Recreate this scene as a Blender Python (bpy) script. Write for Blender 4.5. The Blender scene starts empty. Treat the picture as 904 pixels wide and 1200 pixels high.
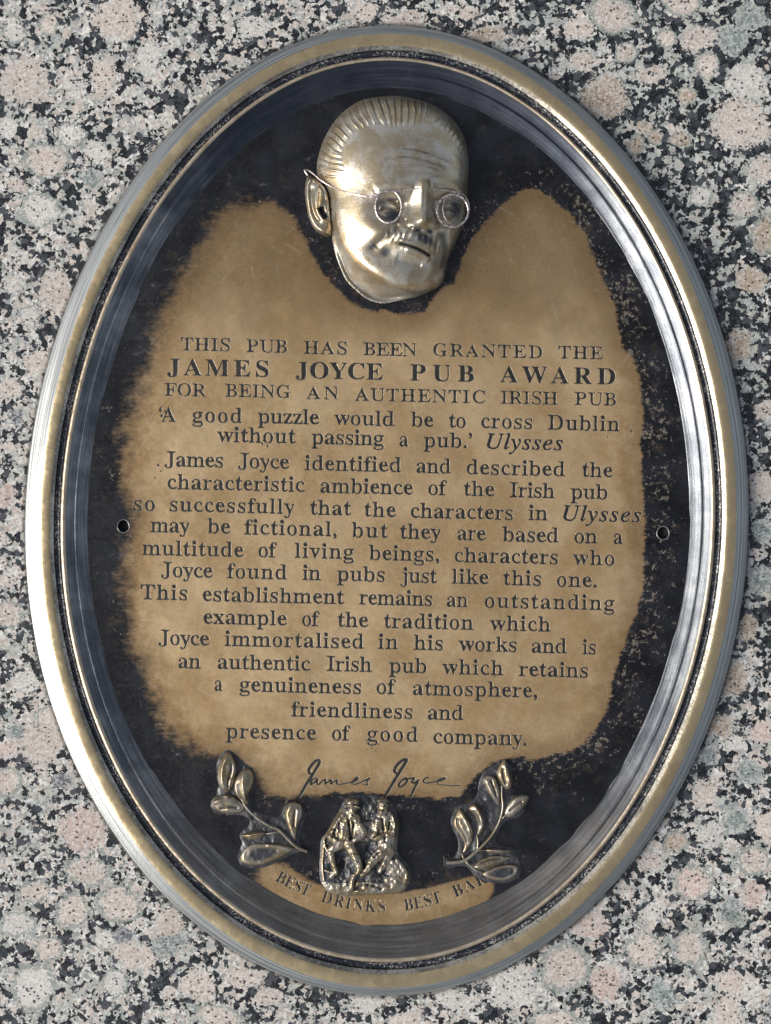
import bpy, math, random
import numpy as np
from mathutils import Vector
from mathutils.geometry import delaunay_2d_cdt

# ------------------------------------------------------------------ scale, camera, light
S = 0.0004            # metres per photo pixel at the level of the stone
D = 1600.0            # camera distance in the same pixels
CX, CY = 452.0, 600.0
sc = bpy.context.scene
COL = sc.collection

cam_data = bpy.data.cameras.new('camera')
cam_data.sensor_fit = 'VERTICAL'
cam_data.sensor_height = 24.0
cam_data.lens = 24.0 * D / 1200.0
cam_data.clip_start = 0.01
cam_data.clip_end = 100.0
cam = bpy.data.objects.new('camera', cam_data)
COL.objects.link(cam)
cam.location = (0, 0, D * S)
sc.camera = cam

SUN_EL, SUN_AZ = math.radians(33), math.radians(194)     # azimuth measured from +X, counter-clockwise
world = bpy.data.worlds.new('World')
sc.world = world
world.use_nodes = True
wn = world.node_tree
sky = wn.nodes.new('ShaderNodeTexSky')
sky.sky_type = 'NISHITA'
sky.sun_disc = False
sky.sun_elevation = SUN_EL
sky.sun_rotation = math.pi / 2 - SUN_AZ
sky.air_density = 1.0
sky.dust_density = 4.0
sky.ozone_density = 1.0
hsv = wn.nodes.new('ShaderNodeHueSaturation'); hsv.inputs['Saturation'].default_value = 0.5      # thin high cloud greys the sky
wn.links.new(sky.outputs[0], hsv.inputs['Color']); wn.links.new(hsv.outputs[0], wn.nodes['Background'].inputs[0])
wn.nodes['Background'].inputs[1].default_value = 0.10

sun_data = bpy.data.lights.new('sun', 'SUN')
sun_data.energy = 1.5
sun_data.angle = math.radians(36)
sun_data.color = (1.0, 0.98, 0.95)
sun = bpy.data.objects.new('sun', sun_data)
COL.objects.link(sun)
sd = Vector((math.cos(SUN_EL) * math.cos(SUN_AZ), math.cos(SUN_EL) * math.sin(SUN_AZ), math.sin(SUN_EL)))
sun.rotation_euler = sd.to_track_quat('Z', 'Y').to_euler()

sc.view_settings.view_transform = 'Standard'
sc.view_settings.look = 'None'
sc.view_settings.gamma = 1.0
sc.view_settings.use_curve_mapping = False
sc.view_settings.exposure = 0.98

# ------------------------------------------------------------------ small helpers
def W(px, py, z=0.0):
    """photo pixel + height (px) -> world point"""
    k = (D - z) / D
    return ((px - CX) * k * S, (CY - py) * k * S, z * S)

def Wa(px, py, z):
    px = np.asarray(px, float); py = np.asarray(py, float); z = np.broadcast_to(np.asarray(z, float), px.shape)
    k = (D - z) / D
    return np.stack([(px - CX) * k * S, (CY - py) * k * S, z * S], -1)

def mesh_np(name, verts, faces, mat, parent=None, smooth=True, attrs=None):
    me = bpy.data.meshes.new(name)
    verts = np.asarray(verts, np.float32); faces = np.asarray(faces, np.int32)
    n = faces.shape[1]
    me.vertices.add(len(verts)); me.vertices.foreach_set('co', verts.ravel())
    me.loops.add(faces.size); me.loops.foreach_set('vertex_index', faces.ravel())
    me.polygons.add(len(faces))
    me.polygons.foreach_set('loop_start', np.arange(0, faces.size, n, dtype=np.int32))
    me.polygons.foreach_set('loop_total', np.full(len(faces), n, np.int32))
    me.update(calc_edges=True)
    me.polygons.foreach_set('use_smooth', np.full(len(faces), smooth))
    for k, v in (attrs or {}).items():
        v = np.asarray(v, np.float32)
        if v.ndim == 1:
            a = me.attributes.new(k, 'FLOAT', 'POINT'); a.data.foreach_set('value', v)
        else:
            a = me.attributes.new(k, 'FLOAT_VECTOR', 'POINT'); a.data.foreach_set('vector', v.ravel())
    me.materials.append(mat)
    me.validate()
    o = bpy.data.objects.new(name, me)
    COL.objects.link(o)
    if parent is not None:
        o.parent = parent
    return o

def seg_dist(px, py, pts, closed=True):
    """unsigned distance from points to a polyline, and the parameter of the nearest place"""
    pts = np.asarray(pts, float)
    a = pts; b = np.roll(pts, -1, 0)
    if not closed:
        a, b = a[:-1], b[:-1]
    best = np.full(px.shape, 1e9); par = np.zeros(px.shape)
    for i, (p, q) in enumerate(zip(a, b)):
        d = q - p; L = max(d @ d, 1e-9)
        t = np.clip(((px - p[0]) * d[0] + (py - p[1]) * d[1]) / L, 0, 1)
        dd = np.hypot(px - p[0] - t * d[0], py - p[1] - t * d[1])
        m = dd < best
        best = np.where(m, dd, best); par = np.where(m, (i + t) / len(a), par)
    return best, par

def inside(px, py, pts):
    pts = np.asarray(pts, float)
    r = np.zeros(px.shape, bool)
    for (x0, y0), (x1, y1) in zip(pts, np.roll(pts, -1, 0)):
        c = (y0 > py) != (y1 > py)
        if y0 != y1:
            r ^= c & (px < (x1 - x0) * (py - y0) / (y1 - y0) + x0)
    return r

def sdf(px, py, pts):
    d, _ = seg_dist(px, py, pts)
    return np.where(inside(px, py, pts), d, -d)

def catmull(pts, n=6, closed=True):
    p = np.asarray(pts, float); N = len(p); out = []
    rng = range(N) if closed else range(N - 1)
    for i in rng:
        if closed:
            p0, p1, p2, p3 = p[i - 1], p[i], p[(i + 1) % N], p[(i + 2) % N]
        else:
            p1, p2 = p[i], p[i + 1]
            p0 = p[i - 1] if i > 0 else 2 * p1 - p2
            p3 = p[i + 2] if i + 2 < N else 2 * p2 - p1
        for k in range(n):
            t = k / n
            out.append(0.5 * ((2 * p1) + (-p0 + p2) * t + (2 * p0 - 5 * p1 + 4 * p2 - p3) * t * t + (-p0 + 3 * p1 - 3 * p2 + p3) * t ** 3))
    if not closed:
        out.append(p[-1])
    return np.array(out)

_rs = np.random.RandomState(5)
_LAT = _rs.rand(64, 64)
def vnoise(x, y, seed=0):
    x = np.asarray(x, float) + seed * 17.3; y = np.asarray(y, float) + seed * 7.7
    xi = np.floor(x).astype(int); yi = np.floor(y).astype(int)
    fx = x - xi; fy = y - yi
    fx = fx * fx * (3 - 2 * fx); fy = fy * fy * (3 - 2 * fy)
    g = lambda a, b: _LAT[a % 64, b % 64]
    return (g(xi, yi) * (1 - fx) + g(xi + 1, yi) * fx) * (1 - fy) + (g(xi, yi + 1) * (1 - fx) + g(xi + 1, yi + 1) * fx) * fy - 0.5

# ------------------------------------------------------------------ node helper
class NT:
    def __init__(self, name):
        self.mat = bpy.data.materials.new(name); self.mat.use_nodes = True
        self.t = self.mat.node_tree
        self.b = self.t.nodes['Principled BSDF']
        tc = self.t.nodes.new('ShaderNodeTexCoord')
        self.co = self.vmul(tc.outputs['Object'], (1 / S, 1 / S, 1 / S))     # coordinates in photo pixels
    def put(self, sock, v):
        if isinstance(v, bpy.types.NodeSocket):
            self.t.links.new(v, sock)
        elif v is not None:
            try:
                sock.default_value = v
            except (TypeError, ValueError):
                sock.default_value = (v[0], v[1], v[2], 1.0) if hasattr(v, '__len__') else v
    def vmul(self, a, s):
        n = self.t.nodes.new('ShaderNodeVectorMath'); n.operation = 'MULTIPLY'
        self.put(n.inputs[0], a); self.put(n.inputs[1], s); return n.outputs[0]
    def vadd(self, a, s):
        n = self.t.nodes.new('ShaderNodeVectorMath'); n.operation = 'ADD'
        self.put(n.inputs[0], a); self.put(n.inputs[1], s); return n.outputs[0]
    def m(self, op, a, b=None, c=None):
        n = self.t.nodes.new('ShaderNodeMath'); n.operation = op
        self.put(n.inputs[0], a)
        if b is not None: self.put(n.inputs[1], b)
        if c is not None: self.put(n.inputs[2], c)
        return n.outputs[0]
    def noise(self, scale, detail=3, rough=0.55, co=None, dist=0.0, colour=False):
        n = self.t.nodes.new('ShaderNodeTexNoise')
        self.put(n.inputs['Vector'], co if co is not None else self.co)
        n.inputs['Scale'].default_value = scale; n.inputs['Detail'].default_value = detail
        n.inputs['Roughness'].default_value = rough; n.inputs['Distortion'].default_value = dist
        return n.outputs['Color'] if colour else n.outputs['Fac']
    def voro(self, scale, co=None, feature='F1', out='Color', rnd=1.0):
        n = self.t.nodes.new('ShaderNodeTexVoronoi'); n.feature = feature
        self.put(n.inputs['Vector'], co if co is not None else self.co)
        n.inputs['Scale'].default_value = scale; n.inputs['Randomness'].default_value = rnd
        return n.outputs[out]
    def sep(self, v):
        n = self.t.nodes.new('ShaderNodeSeparateXYZ'); self.put(n.inputs[0], v); return n.outputs
    def ramp(self, v, lo, hi, a=0.0, b=1.0, smooth=True):
        n = self.t.nodes.new('ShaderNodeMapRange'); n.interpolation_type = 'SMOOTHSTEP' if smooth else 'LINEAR'
        self.put(n.inputs[0], v); self.put(n.inputs[1], lo); self.put(n.inputs[2], hi); self.put(n.inputs[3], a); self.put(n.inputs[4], b)
        return n.outputs[0]
    def mix(self, f, a, b):
        n = self.t.nodes.new('ShaderNodeMix'); n.data_type = 'RGBA'
        self.put(n.inputs[0], f); self.put(n.inputs[6], a); self.put(n.inputs[7], b); return n.outputs[2]
    def mixf(self, f, a, b):
        n = self.t.nodes.new('ShaderNodeMix'); n.data_type = 'FLOAT'
        self.put(n.inputs[0], f); self.put(n.inputs[2], a); self.put(n.inputs[3], b); return n.outputs[0]
    def attr(self, name, out='Fac'):
        n = self.t.nodes.new('ShaderNodeAttribute'); n.attribute_name = name; return n.outputs[out]
    def bump(self, h, strength=0.3, dist=1.0, normal=None):
        n = self.t.nodes.new('ShaderNodeBump'); n.inputs['Strength'].default_value = strength
        n.inputs['Distance'].default_value = dist * S; self.put(n.inputs['Height'], h)
        if normal is not None: self.put(n.inputs['Normal'], normal)
        return n.outputs[0]
    def set(self, **kw):
        for k, v in kw.items():
            self.put(self.b.inputs[{'col': 'Base Color', 'metal': 'Metallic', 'rough': 'Roughness', 'normal': 'Normal', 'coat': 'Coat Weight', 'coatr': 'Coat Roughness', 'spec': 'Specular IOR Level'}[k]], v)
        return self.mat

BRASS = (0.44, 0.335, 0.195)
PAINT = (0.008, 0.010, 0.016)

# ------------------------------------------------------------------ granite
def mat_granite():
    t = NT('polished_granite')
    warp = t.vadd(t.vmul(t.noise(0.22, 2, colour=True), (5, 5, 0)), t.vmul(t.noise(0.7, 1, colour=True), (1.8, 1.8, 0)))
    co = t.vadd(t.co, warp)
    big = t.voro(0.168, co=co); sm = t.voro(0.38, co=co); fine = t.voro(0.8)
    br, bg, bb = t.sep(big)[:3]; sr, sg, sb = t.sep(sm)[:3]; fr, fg, fb = t.sep(fine)[:3]
    low = t.noise(0.036, 4, 0.65); low2 = t.noise(0.012, 2)
    px_, py_ = t.sep(t.co)[:2]
    east = t.m('MULTIPLY', t.ramp(px_, -50, 420), t.ramp(py_, -330, 0))
    thr = t.m('ADD', t.ramp(low, 0.39, 0.63, 0.05, 0.80, False), t.m('MULTIPLY', east, 0.2))
    dark1 = t.m('LESS_THAN', br, thr)
    dark2 = t.m('LESS_THAN', sr, t.m('MULTIPLY', thr, 0.28))
    dark = t.m('MAXIMUM', dark1, dark2)
    # pale matrix
    pale = t.mix(t.ramp(bg, 0.2, 0.8), (0.21, 0.22, 0.20), (0.46, 0.44, 0.40))
    pale = t.mix(t.m('MULTIPLY', t.ramp(sg, 0.55, 0.75), 0.75), pale, (0.60, 0.575, 0.54))
    pale = t.mix(t.m('MULTIPLY', t.ramp(sb, 0.7, 0.8), 0.7), pale, (0.20, 0.21, 0.21))
    pale = t.mix(t.m('MULTIPLY', t.ramp(bb, 0.55, 0.75), 0.6), pale, (0.42, 0.35, 0.295))
    green = t.ramp(t.m('ADD', t.noise(0.035, 2, co=t.vadd(t.co, (500, 90, 0))), t.m('MULTIPLY', east, 0.14)), 0.50, 0.64)
    pale = t.mix(t.m('MULTIPLY', green, 0.45), pale, (0.20, 0.235, 0.215))
    blk = t.mix(t.ramp(bg, 0.45, 0.9), (0.008, 0.009, 0.011), (0.022, 0.028, 0.029))
    blk = t.mix(t.m('MULTIPLY', t.ramp(bb, 0.72, 0.8), 0.8), blk, (0.055, 0.058, 0.065))
    matrix = t.mix(dark, pale, blk)
    # ovoids
    d = t.attr('ovoid')
    ed = t.m('ADD', d, t.m('MULTIPLY', t.m('SUBTRACT', t.noise(0.13, 3, 0.65), 0.5), 0.62))
    ed = t.m('ADD', ed, t.m('MULTIPLY', t.m('SUBTRACT', sr, 0.5), 0.26))
    tint = t.attr('ovoid_tint', 'Vector')
    core = t.mix(t.ramp(t.noise(0.3, 4, 0.7), 0.3, 0.72), t.vmul(tint, (0.66, 0.66, 0.68)), t.vmul(tint, (1.25, 1.25, 1.25)))
    core = t.mix(t.m('MULTIPLY', t.ramp(sb, 0.6, 0.75), 0.35), core, (0.62, 0.61, 0.585))
    fl = t.voro(0.24, co=t.vadd(t.vmul(co, (1.0, 1.35, 1)), (71, 13, 0)))
    f1 = t.m('LESS_THAN', t.sep(fl)[0], 0.24)
    fl2 = t.m('LESS_THAN', t.voro(0.24, co=t.vadd(t.vmul(co, (1.0, 1.35, 1)), (71, 13, 0)), out='Distance'), 0.42)
    core = t.mix(t.m('MULTIPLY', f1, fl2), core, (0.035, 0.033, 0.035))
    core = t.mix(t.m('MULTIPLY', t.ramp(ed, 0.35, 0.95), t.m('MULTIPLY', t.ramp(sg, 0.4, 0.6), 0.6)), core, pale)
    ring = t.m('MULTIPLY', t.ramp(ed, 0.78, 0.88), t.attr('ovoid_ring'))
    core = t.mix(t.m('MULTIPLY', ring, 0.85), core, (0.17, 0.195, 0.175))
    om = t.ramp(ed, 1.04, 0.98)
    col = t.mix(om, matrix, core)
    col = t.mix(t.m('MULTIPLY', t.m('MAXIMUM', om, t.m('SUBTRACT', 1.0, dark)), t.m('MULTIPLY', t.ramp(fr, 0.6, 0.9), 0.15)), col, (0.62, 0.62, 0.6))
    col = t.mix(t.m('MULTIPLY', t.ramp(fg, 0.72, 0.85), 0.28), col, (0.10, 0.105, 0.11))
    grime_shade = t.ramp(t.m('ADD', t.attr('joint'), t.m('MULTIPLY', t.m('SUBTRACT', t.noise(0.12, 4, 0.7), 0.5), 9)), 5.5, 0.0)  # dirt line that also paints a contact shadow around the plaque
    col = t.mix(t.m('MULTIPLY', grime_shade, 0.7), col, (0.035, 0.030, 0.024))
    b = t.bump(t.noise(0.02, 2), 0.05, 3)
    return t.set(col=col, rough=t.ramp(t.noise(0.9, 2), 0.3, 0.7, 0.16, 0.34), normal=b, spec=0.35)

OV = [(17,35,13,19,1,1),(57,29,11,14,0,1),(138,21,28,24,0,0),(29,95,28,28,0,0),(54,188,27,21,0,1),(174,68,13,19,1,0),(88,105,12,12,1,0),
(122,91,14,24,0,0),(47,246,24,20,1,1),(108,209,14,12,2,0),(21,217,12,8,0,0),(113,176,14,10,1,0),(83,158,17,14,1,1),
(718,17,30,22,0,1),(798,3,24,16,0,1),(679,32,18,12,0,0),(782,45,12,11,0,1),(818,45,21,14,0,0),(734,62,13,13,0,1),(684,72,16,11,0,0),
(829,77,14,16,0,1),(763,87,18,10,0,0),(708,114,27,25,3,0),(805,113,12,11,3,1),(876,96,25,20,1,0),(869,145,33,29,0,0),(745,170,10,13,3,1),
(768,161,9,9,3,1),(755,150,10,8,3,0),(872,240,18,16,0,1),(896,198,17,16,0,0),(898,276,18,24,3,1),(822,230,14,12,1,1),(798,163,14,9,3,1),
(879,20,18,16,2,0),(859,47,18,18,2,0),(35,371,13,14,1,1),(65,341,20,26,0,0),(45,424,18,12,0,0),(19,488,8,9,4,0),(865,405,16,20,3,0),
(880,328,18,15,3,0),(892,570,15,18,0,0),(876,736,12,15,3,0),(892,680,14,18,2,0),(897,481,13,12,0,0),(895,621,14,14,2,0),
(47,870,28,24,0,0),(10,916,15,18,0,1),(97,973,28,26,5,0),(103,1021,29,17,0,1),(86,1068,20,22,0,1),(140,1060,27,22,0,1),(40,1045,20,13,0,1),
(20,1083,22,15,1,1),(57,1112,17,16,0,1),(123,1101,13,12,1,1),(145,1096,11,10,4,0),(40,1157,24,30,1,1),(135,1152,15,17,1,1),(200,1083,16,16,0,0),
(200,1107,24,14,2,0),(157,1120,27,16,0,0),(230,1153,18,18,0,0),(72,915,10,10,4,0),(20,857,12,8,2,0),(10,877,12,10,5,0),(257,1192,30,14,0,1),
(240,1160,14,14,0,0),(315,1168,16,10,0,0),(288,1146,22,12,0,0),(426,1175,20,12,1,0),(532,1172,24,12,1,0),(474,1197,20,10,0,0),
(604,1157,25,26,1,0),(663,1134,30,28,0,1),(710,1151,18,22,5,0),(754,1115,21,22,0,1),(813,1035,22,22,5,1),(765,1010,14,11,0,0),(809,1111,20,22,0,1),
(883,1008,19,18,0,1),(883,1048,14,16,5,0),(792,987,16,13,3,1),(897,858,20,13,5,0),(857,795,20,20,3,0),(845,850,14,12,3,0),(861,871,14,9,1,0),
(832,885,12,11,2,0),(878,905,17,15,2,0),(864,961,15,16,2,0),(900,970,14,18,0,0),(826,930,14,14,0,0),(834,978,14,16,1,0),(857,1069,15,18,2,0),
(777,1168,14,18,2,0),(853,1187,16,20,0,0),(880,1160,12,14,1,0),(857,1151,18,14,0,0),(651,1195,28,12,0,1),(691,1084,22,14,5,0),(765,1069,14,10,1,0),
(428,13,14,12,0,0),(479,22,22,9,0,0),(550,15,12,8,0,0),(297,31,20,12,1,0),(572,40,22,9,3,0),(6,582,12,14,5,0),(8,680,10,9,0,0),(10,720,18,16,0,1),
(12,455,14,12,0,0),(62,843,22,14,0,1),(20,300,14,10,1,0),(8,150,10,12,1,0),(30,800,16,12,1,0)]
TINTS = {0: (0.405, 0.345, 0.295), 1: (0.43, 0.41, 0.37), 2: (0.15, 0.18, 0.165), 3: (0.29, 0.225, 0.16), 4: (0.075, 0.08, 0.09), 5: (0.415, 0.32, 0.27)}

def build_granite():
    fx = np.arange(-30, 935, 3.0); fy = np.arange(-30, 1231, 3.0)
    cx = np.concatenate([-np.geomspace(60, 6000, 14)[::-1] - 0, fx, 935 + np.geomspace(30, 6000, 14)])
    cy = np.concatenate([-np.geomspace(60, 6000, 14)[::-1] - 0, fy, 1231 + np.geomspace(30, 6000, 14)])
    X, Y = np.meshgrid(cx, cy)
    best = np.full(X.shape, 9.0); tint = np.zeros(X.shape + (3,)); ring = np.zeros(X.shape)
    tint[:] = TINTS[0]
    rnd = random.Random(3)
    for (x, y, rx, ry, k, rim) in OV:
        x += 0; a = rnd.uniform(-0.4, 0.4)
        ca, sa = math.cos(a), math.sin(a)
        dx, dy = X - x, Y - y
        e = np.hypot((dx * ca + dy * sa) / rx, (-dx * sa + dy * ca) / ry)
        ang = np.arctan2(dy, dx)
        e *= 1 + 0.05 * np.sin(3 * ang + rnd.uniform(0, 6)) + 0.04 * np.sin(5 * ang + rnd.uniform(0, 6))
        m = e < best
        v = rnd.uniform(0.9, 1.1)
        best = np.where(m, e, best); ring = np.where(m, float(rim), ring)
        tint[m] = np.array(TINTS[k]) * v
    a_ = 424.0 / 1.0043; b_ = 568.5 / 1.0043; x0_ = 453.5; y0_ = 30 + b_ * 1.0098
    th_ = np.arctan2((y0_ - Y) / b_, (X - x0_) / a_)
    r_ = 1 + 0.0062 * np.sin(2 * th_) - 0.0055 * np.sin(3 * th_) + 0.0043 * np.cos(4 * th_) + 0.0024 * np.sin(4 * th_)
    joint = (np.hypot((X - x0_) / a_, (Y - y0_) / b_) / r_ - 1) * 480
    V = Wa(X, Y, 0.0).reshape(-1, 3)
    h, w = X.shape
    idx = np.arange(h * w).reshape(h, w)
    F = np.stack([idx[:-1, :-1], idx[1:, :-1], idx[1:, 1:], idx[:-1, 1:]], -1).reshape(-1, 4)
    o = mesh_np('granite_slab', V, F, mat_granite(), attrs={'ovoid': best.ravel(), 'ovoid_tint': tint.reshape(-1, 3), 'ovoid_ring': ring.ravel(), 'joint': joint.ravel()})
    o['kind'] = 'structure'
    o['label'] = 'polished pink, grey and black granite behind the oval plaque'
    return o
build_granite()

# ------------------------------------------------------------------ the plaque
plaque = bpy.data.objects.new('oval_plaque', None)
COL.objects.link(plaque)
plaque['label'] = 'oval brass award plaque with raised portrait head and engraved text, on speckled granite'
plaque['category'] = 'plaque'

def contour(xl, xr, yt, yb, n=480):
    a = (xr - xl) / 2 / 1.0043; b = (yb - yt) / 2 / 1.0043
    cx = (xl + xr) / 2; cy = yt + b * 1.0098
    t = np.linspace(0, 2 * np.pi, n, endpoint=False)
    r = 1 + 0.0062 * np.sin(2 * t) + 0.0004 * np.cos(3 * t) - 0.0055 * np.sin(3 * t) + 0.0043 * np.cos(4 * t) + 0.0024 * np.sin(4 * t)
    return cx + a * r * np.cos(t), cy - b * r * np.sin(t), t

C0 = (29.5, 877.5, 30, 1167)
C1 = (45.5, 865.0, 37.5, 1160)
C2 = (63.0, 846.5, 58.5, 1136.5)
C3 = (71.0, 838.5, 67, 1128)
C4 = (77.0, 833.5, 71, 1123)
C5 = (88.0, 823.5, 85, 1110)
C6 = (104.0, 808.0, 105, 1084)
PLATE = 8.0

def lerpC(a, b, t):
    return tuple(x + (y - x) * t for x, y in zip(a, b))

def ring(name, rows, mat, amp=0.25, seed=1):
    """rows: list of (contour, z); rows of one closed strip"""
    V = []
    for k, (c, z) in enumerate(rows):
        x, y, t = contour(*c)
        wob = amp * (vnoise(np.cos(t) * 6 + 9, np.sin(t) * 6 + 9, seed) * 2 + vnoise(np.cos(t) * 21 + 30, np.sin(t) * 21 + 30, seed + 3))
        V.append(Wa(x, y, z + wob))
    V = np.array(V); R, N = V.shape[:2]
    i = np.arange(R * N).reshape(R, N)
    a, b = i[:-1], i[1:]
    F = np.stack([a, np.roll(a, -1, 1), np.roll(b, -1, 1), b], -1).reshape(-1, 4)
    return mesh_np(name, V.reshape(-1, 3), F[:, ::-1], mat, plaque)

def mat_brass(name, base=BRASS, rough=0.33, metal=0.8, lift=0.12, scale=0.05, tarnish=(0.20, 0.135, 0.06), tam=0.5, paint=None, bumpy=0.12, streak=False):
    t = NT(name)
    n1 = t.noise(scale, 5, 0.6); n2 = t.noise(scale * 6, 3, 0.6)
    col = t.mix(t.m('MULTIPLY', t.ramp(n1, 0.42, 0.68), tam), base, tarnish)
    col = t.mix(t.m('MULTIPLY', t.ramp(n2, 0.5, 0.75), 0.25), col, tuple(c * 1.35 for c in base))
    r = t.ramp(n2, 0.3, 0.7, rough - 0.06, rough + 0.10)
    mt = metal
    if paint is not None:      # black lacquer with worn flecks of metal
        fl = t.noise(0.42, 3, 0.7); zone = t.noise(0.03, 2)
        k = t.ramp(t.m('ADD', fl, t.m('MULTIPLY', zone, 0.35)), paint, paint + 0.05)
        col = t.mix(k, PAINT, (0.42, 0.40, 0.36)); mt = t.mixf(k, 0.0, metal); r = t.mixf(k, 0.28, 0.4)
    b = t.bump(t.noise(0.05, 2), 0.35, bumpy * 30)
    b = t.bump(t.noise(0.5, 4, 0.7), 0.35, bumpy * 3, b)
    return t.set(col=col, rough=r, metal=mt, normal=b)

def mat_cove():
    """dark patinated metal, rubbed along the moulding"""
    t = NT('dark_rubbed_metal')
    n = t.noise(0.02, 4, 0.6); f = t.noise(0.55, 4, 0.75); s = t.attr('along', 'Vector')
    st = t.noise(1.0, 4, 0.7, co=s)
    k = t.ramp(t.m('ADD', t.m('MULTIPLY', st, 0.5), t.m('MULTIPLY', n, 0.65)), 0.45, 0.80)
    col = t.mix(k, (0.082, 0.090, 0.10), (0.26, 0.268, 0.275))
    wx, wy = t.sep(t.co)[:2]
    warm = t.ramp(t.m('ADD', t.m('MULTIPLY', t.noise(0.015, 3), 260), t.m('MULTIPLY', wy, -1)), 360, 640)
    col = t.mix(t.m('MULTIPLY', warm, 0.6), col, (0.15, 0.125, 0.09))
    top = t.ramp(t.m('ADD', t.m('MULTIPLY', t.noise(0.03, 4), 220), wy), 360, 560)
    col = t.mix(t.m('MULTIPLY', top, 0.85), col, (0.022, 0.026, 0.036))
    fleck = t.ramp(f, 0.66, 0.72)
    col = t.mix(t.m('MULTIPLY', fleck, 0.6), col, (0.42, 0.42, 0.40))
    pit = t.ramp(t.noise(0.8, 2), 0.60, 0.68)
    col = t.mix(t.m('MULTIPLY', pit, 0.5), col, (0.03, 0.033, 0.04))
    b = t.bump(st, 0.5, 0.8)
    b = t.bump(f, 0.4, 0.5, b)
    return t.set(col=col, metal=0.9, rough=t.ramp(st, 0.3, 0.7, 0.24, 0.38), normal=b)

def add_along(o, N=480, rows=None):
    me = o.data
    n = len(me.vertices); R = n // N
    th = np.tile(np.linspace(0, 1, N, endpoint=False), R)
    th = np.abs(th * 2 - 1) * 40
    k = np.repeat(np.arange(R), N) * (26.0 / max(R - 1, 1))
    v = np.stack([th * 0.35, k * 0.42, np.zeros(n)], -1).astype(np.float32)
    a = me.attributes.new('along', 'FLOAT_VECTOR', 'POINT'); a.data.foreach_set('vector', v.ravel())

m_edge = NT('worn_pale_metal')
_s = m_edge.attr('along', 'Vector')
_st = m_edge.noise(1.0, 3, 0.7, co=m_edge.vmul(_s, (0.3, 3.2, 1)))
m_edge = m_edge.set(col=m_edge.mix(m_edge.ramp(_st, 0.35, 0.65), (0.13, 0.14, 0.145), (0.44, 0.455, 0.45)), metal=0.85,
                    rough=m_edge.ramp(_st, 0.3, 0.7, 0.25, 0.4), normal=m_edge.bump(_st, 0.5, 0.8))

def c01(t): return lerpC(C0, C1, t)
o = ring('outer_edge', [(C0, -0.5), (C0, 4), (c01(0.02), 9), (c01(0.05), 11.6), (c01(0.12), 12.6), (c01(0.17), 12.4), (c01(0.2), 13.0), (c01(0.35), 15.6), (c01(0.38), 15.7), (c01(0.42), 16.4),
                 (c01(0.6), 18.9), (c01(0.63), 18.9), (c01(0.67), 19.6), (c01(0.9), 21.6), (c01(1.0), 22.4), (lerpC(C1, C2, 0.09), 23.4)], m_edge, 0.35, 2); add_along(o)
def c12(t): return lerpC(C1, C2, t)
m_rim = mat_brass('tan_lacquered_brass', base=(0.37, 0.295, 0.175), rough=0.24, metal=0.72, tam=0.4, scale=0.012, tarnish=(0.27, 0.20, 0.105), bumpy=0.08)
ring('rim_bead', [(c12(0.09), 23.4), (c12(0.14), 23.8), (c12(0.22), 24.15), (c12(0.35), 24.4), (c12(0.48), 24.5), (c12(0.6), 24.4), (c12(0.70), 24.1), (c12(0.76), 23.6)], m_rim, 0.3, 4)
m_shoulder = NT('rubbed_shoulder'); _n = m_shoulder.noise(0.35, 3, 0.7); _n2 = m_shoulder.noise(0.03, 3)
m_shoulder = m_shoulder.set(col=m_shoulder.mix(m_shoulder.ramp(m_shoulder.m('ADD', m_shoulder.m('MULTIPLY', _n, 0.5), m_shoulder.m('MULTIPLY', _n2, 0.5)), 0.42, 0.6), (0.15, 0.14, 0.12), (0.42, 0.385, 0.32)), metal=0.85, rough=0.3, normal=m_shoulder.bump(_n, 0.4, 0.6))
ring('inner_shoulder', [(c12(0.76), 23.6), (c12(0.82), 23.0), (c12(0.92), 22.0), (C2, 21.0)], m_shoulder, 0.3, 8)
def c23(t): return lerpC(C2, C3, t)
m_groove = mat_brass('black_lacquer_in_groove', paint=0.75, metal=0.6)
z2 = 22.8
ring('rim_groove', [(C2, 21.0), (c23(0.12), 19.0), (c23(0.35), 17.0), (c23(0.7), 16.8), (c23(0.9), 17.8), (c23(1.0), 19.4)], m_groove, 0.3, 5)
def c34(t): return lerpC(C3, C4, t)
ring('inner_ridge', [(C3, z2 - 3.4), (c34(0.15), z2 - 2.2), (c34(0.4), z2 - 1.5), (c34(0.7), z2 - 1.7), (C4, z2 - 3.0)], mat_brass('ridge_brass', base=(0.42, 0.35, 0.26), rough=0.35, metal=0.7), 0.3, 6)
def c45(t): return lerpC(C4, C5, t)
def c56(t): return lerpC(C5, C6, t)
rows = []
zt = z2 - 3.0; zm = 14.0
for t in np.linspace(0, 1, 9):
    rows.append((c45(t), zt + (zm - zt) * (1 - (1 - t) ** 1.35)))
rows.append((c56(0.04), zm + 0.35)); rows.append((c56(0.10), zm - 0.1))
for t in np.linspace(0.16, 1, 11):
    rows.append((c56(t), zm - 0.4 + (PLATE - zm + 0.2) * (1 - (1 - (t - .16) / .84) ** 1.3)))
rows.append((c56(1.03), PLATE - 0.6))
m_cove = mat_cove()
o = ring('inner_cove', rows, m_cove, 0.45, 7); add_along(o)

# ------------------------------------------------------------------ lettering outlines
def mb(s, up, lo, sp={}):
    o = ''
    for c in s:
        if c in sp: o += sp[c]
        elif 'A' <= c <= 'Z': o += chr(up + ord(c) - 65)
        elif 'a' <= c <= 'z': o += chr(lo + ord(c) - 97)
        else: o += c
    return o
ROMAN = (0x1D400, 0x1D41A); ITALIC = (0x1D434, 0x1D44E)

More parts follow.
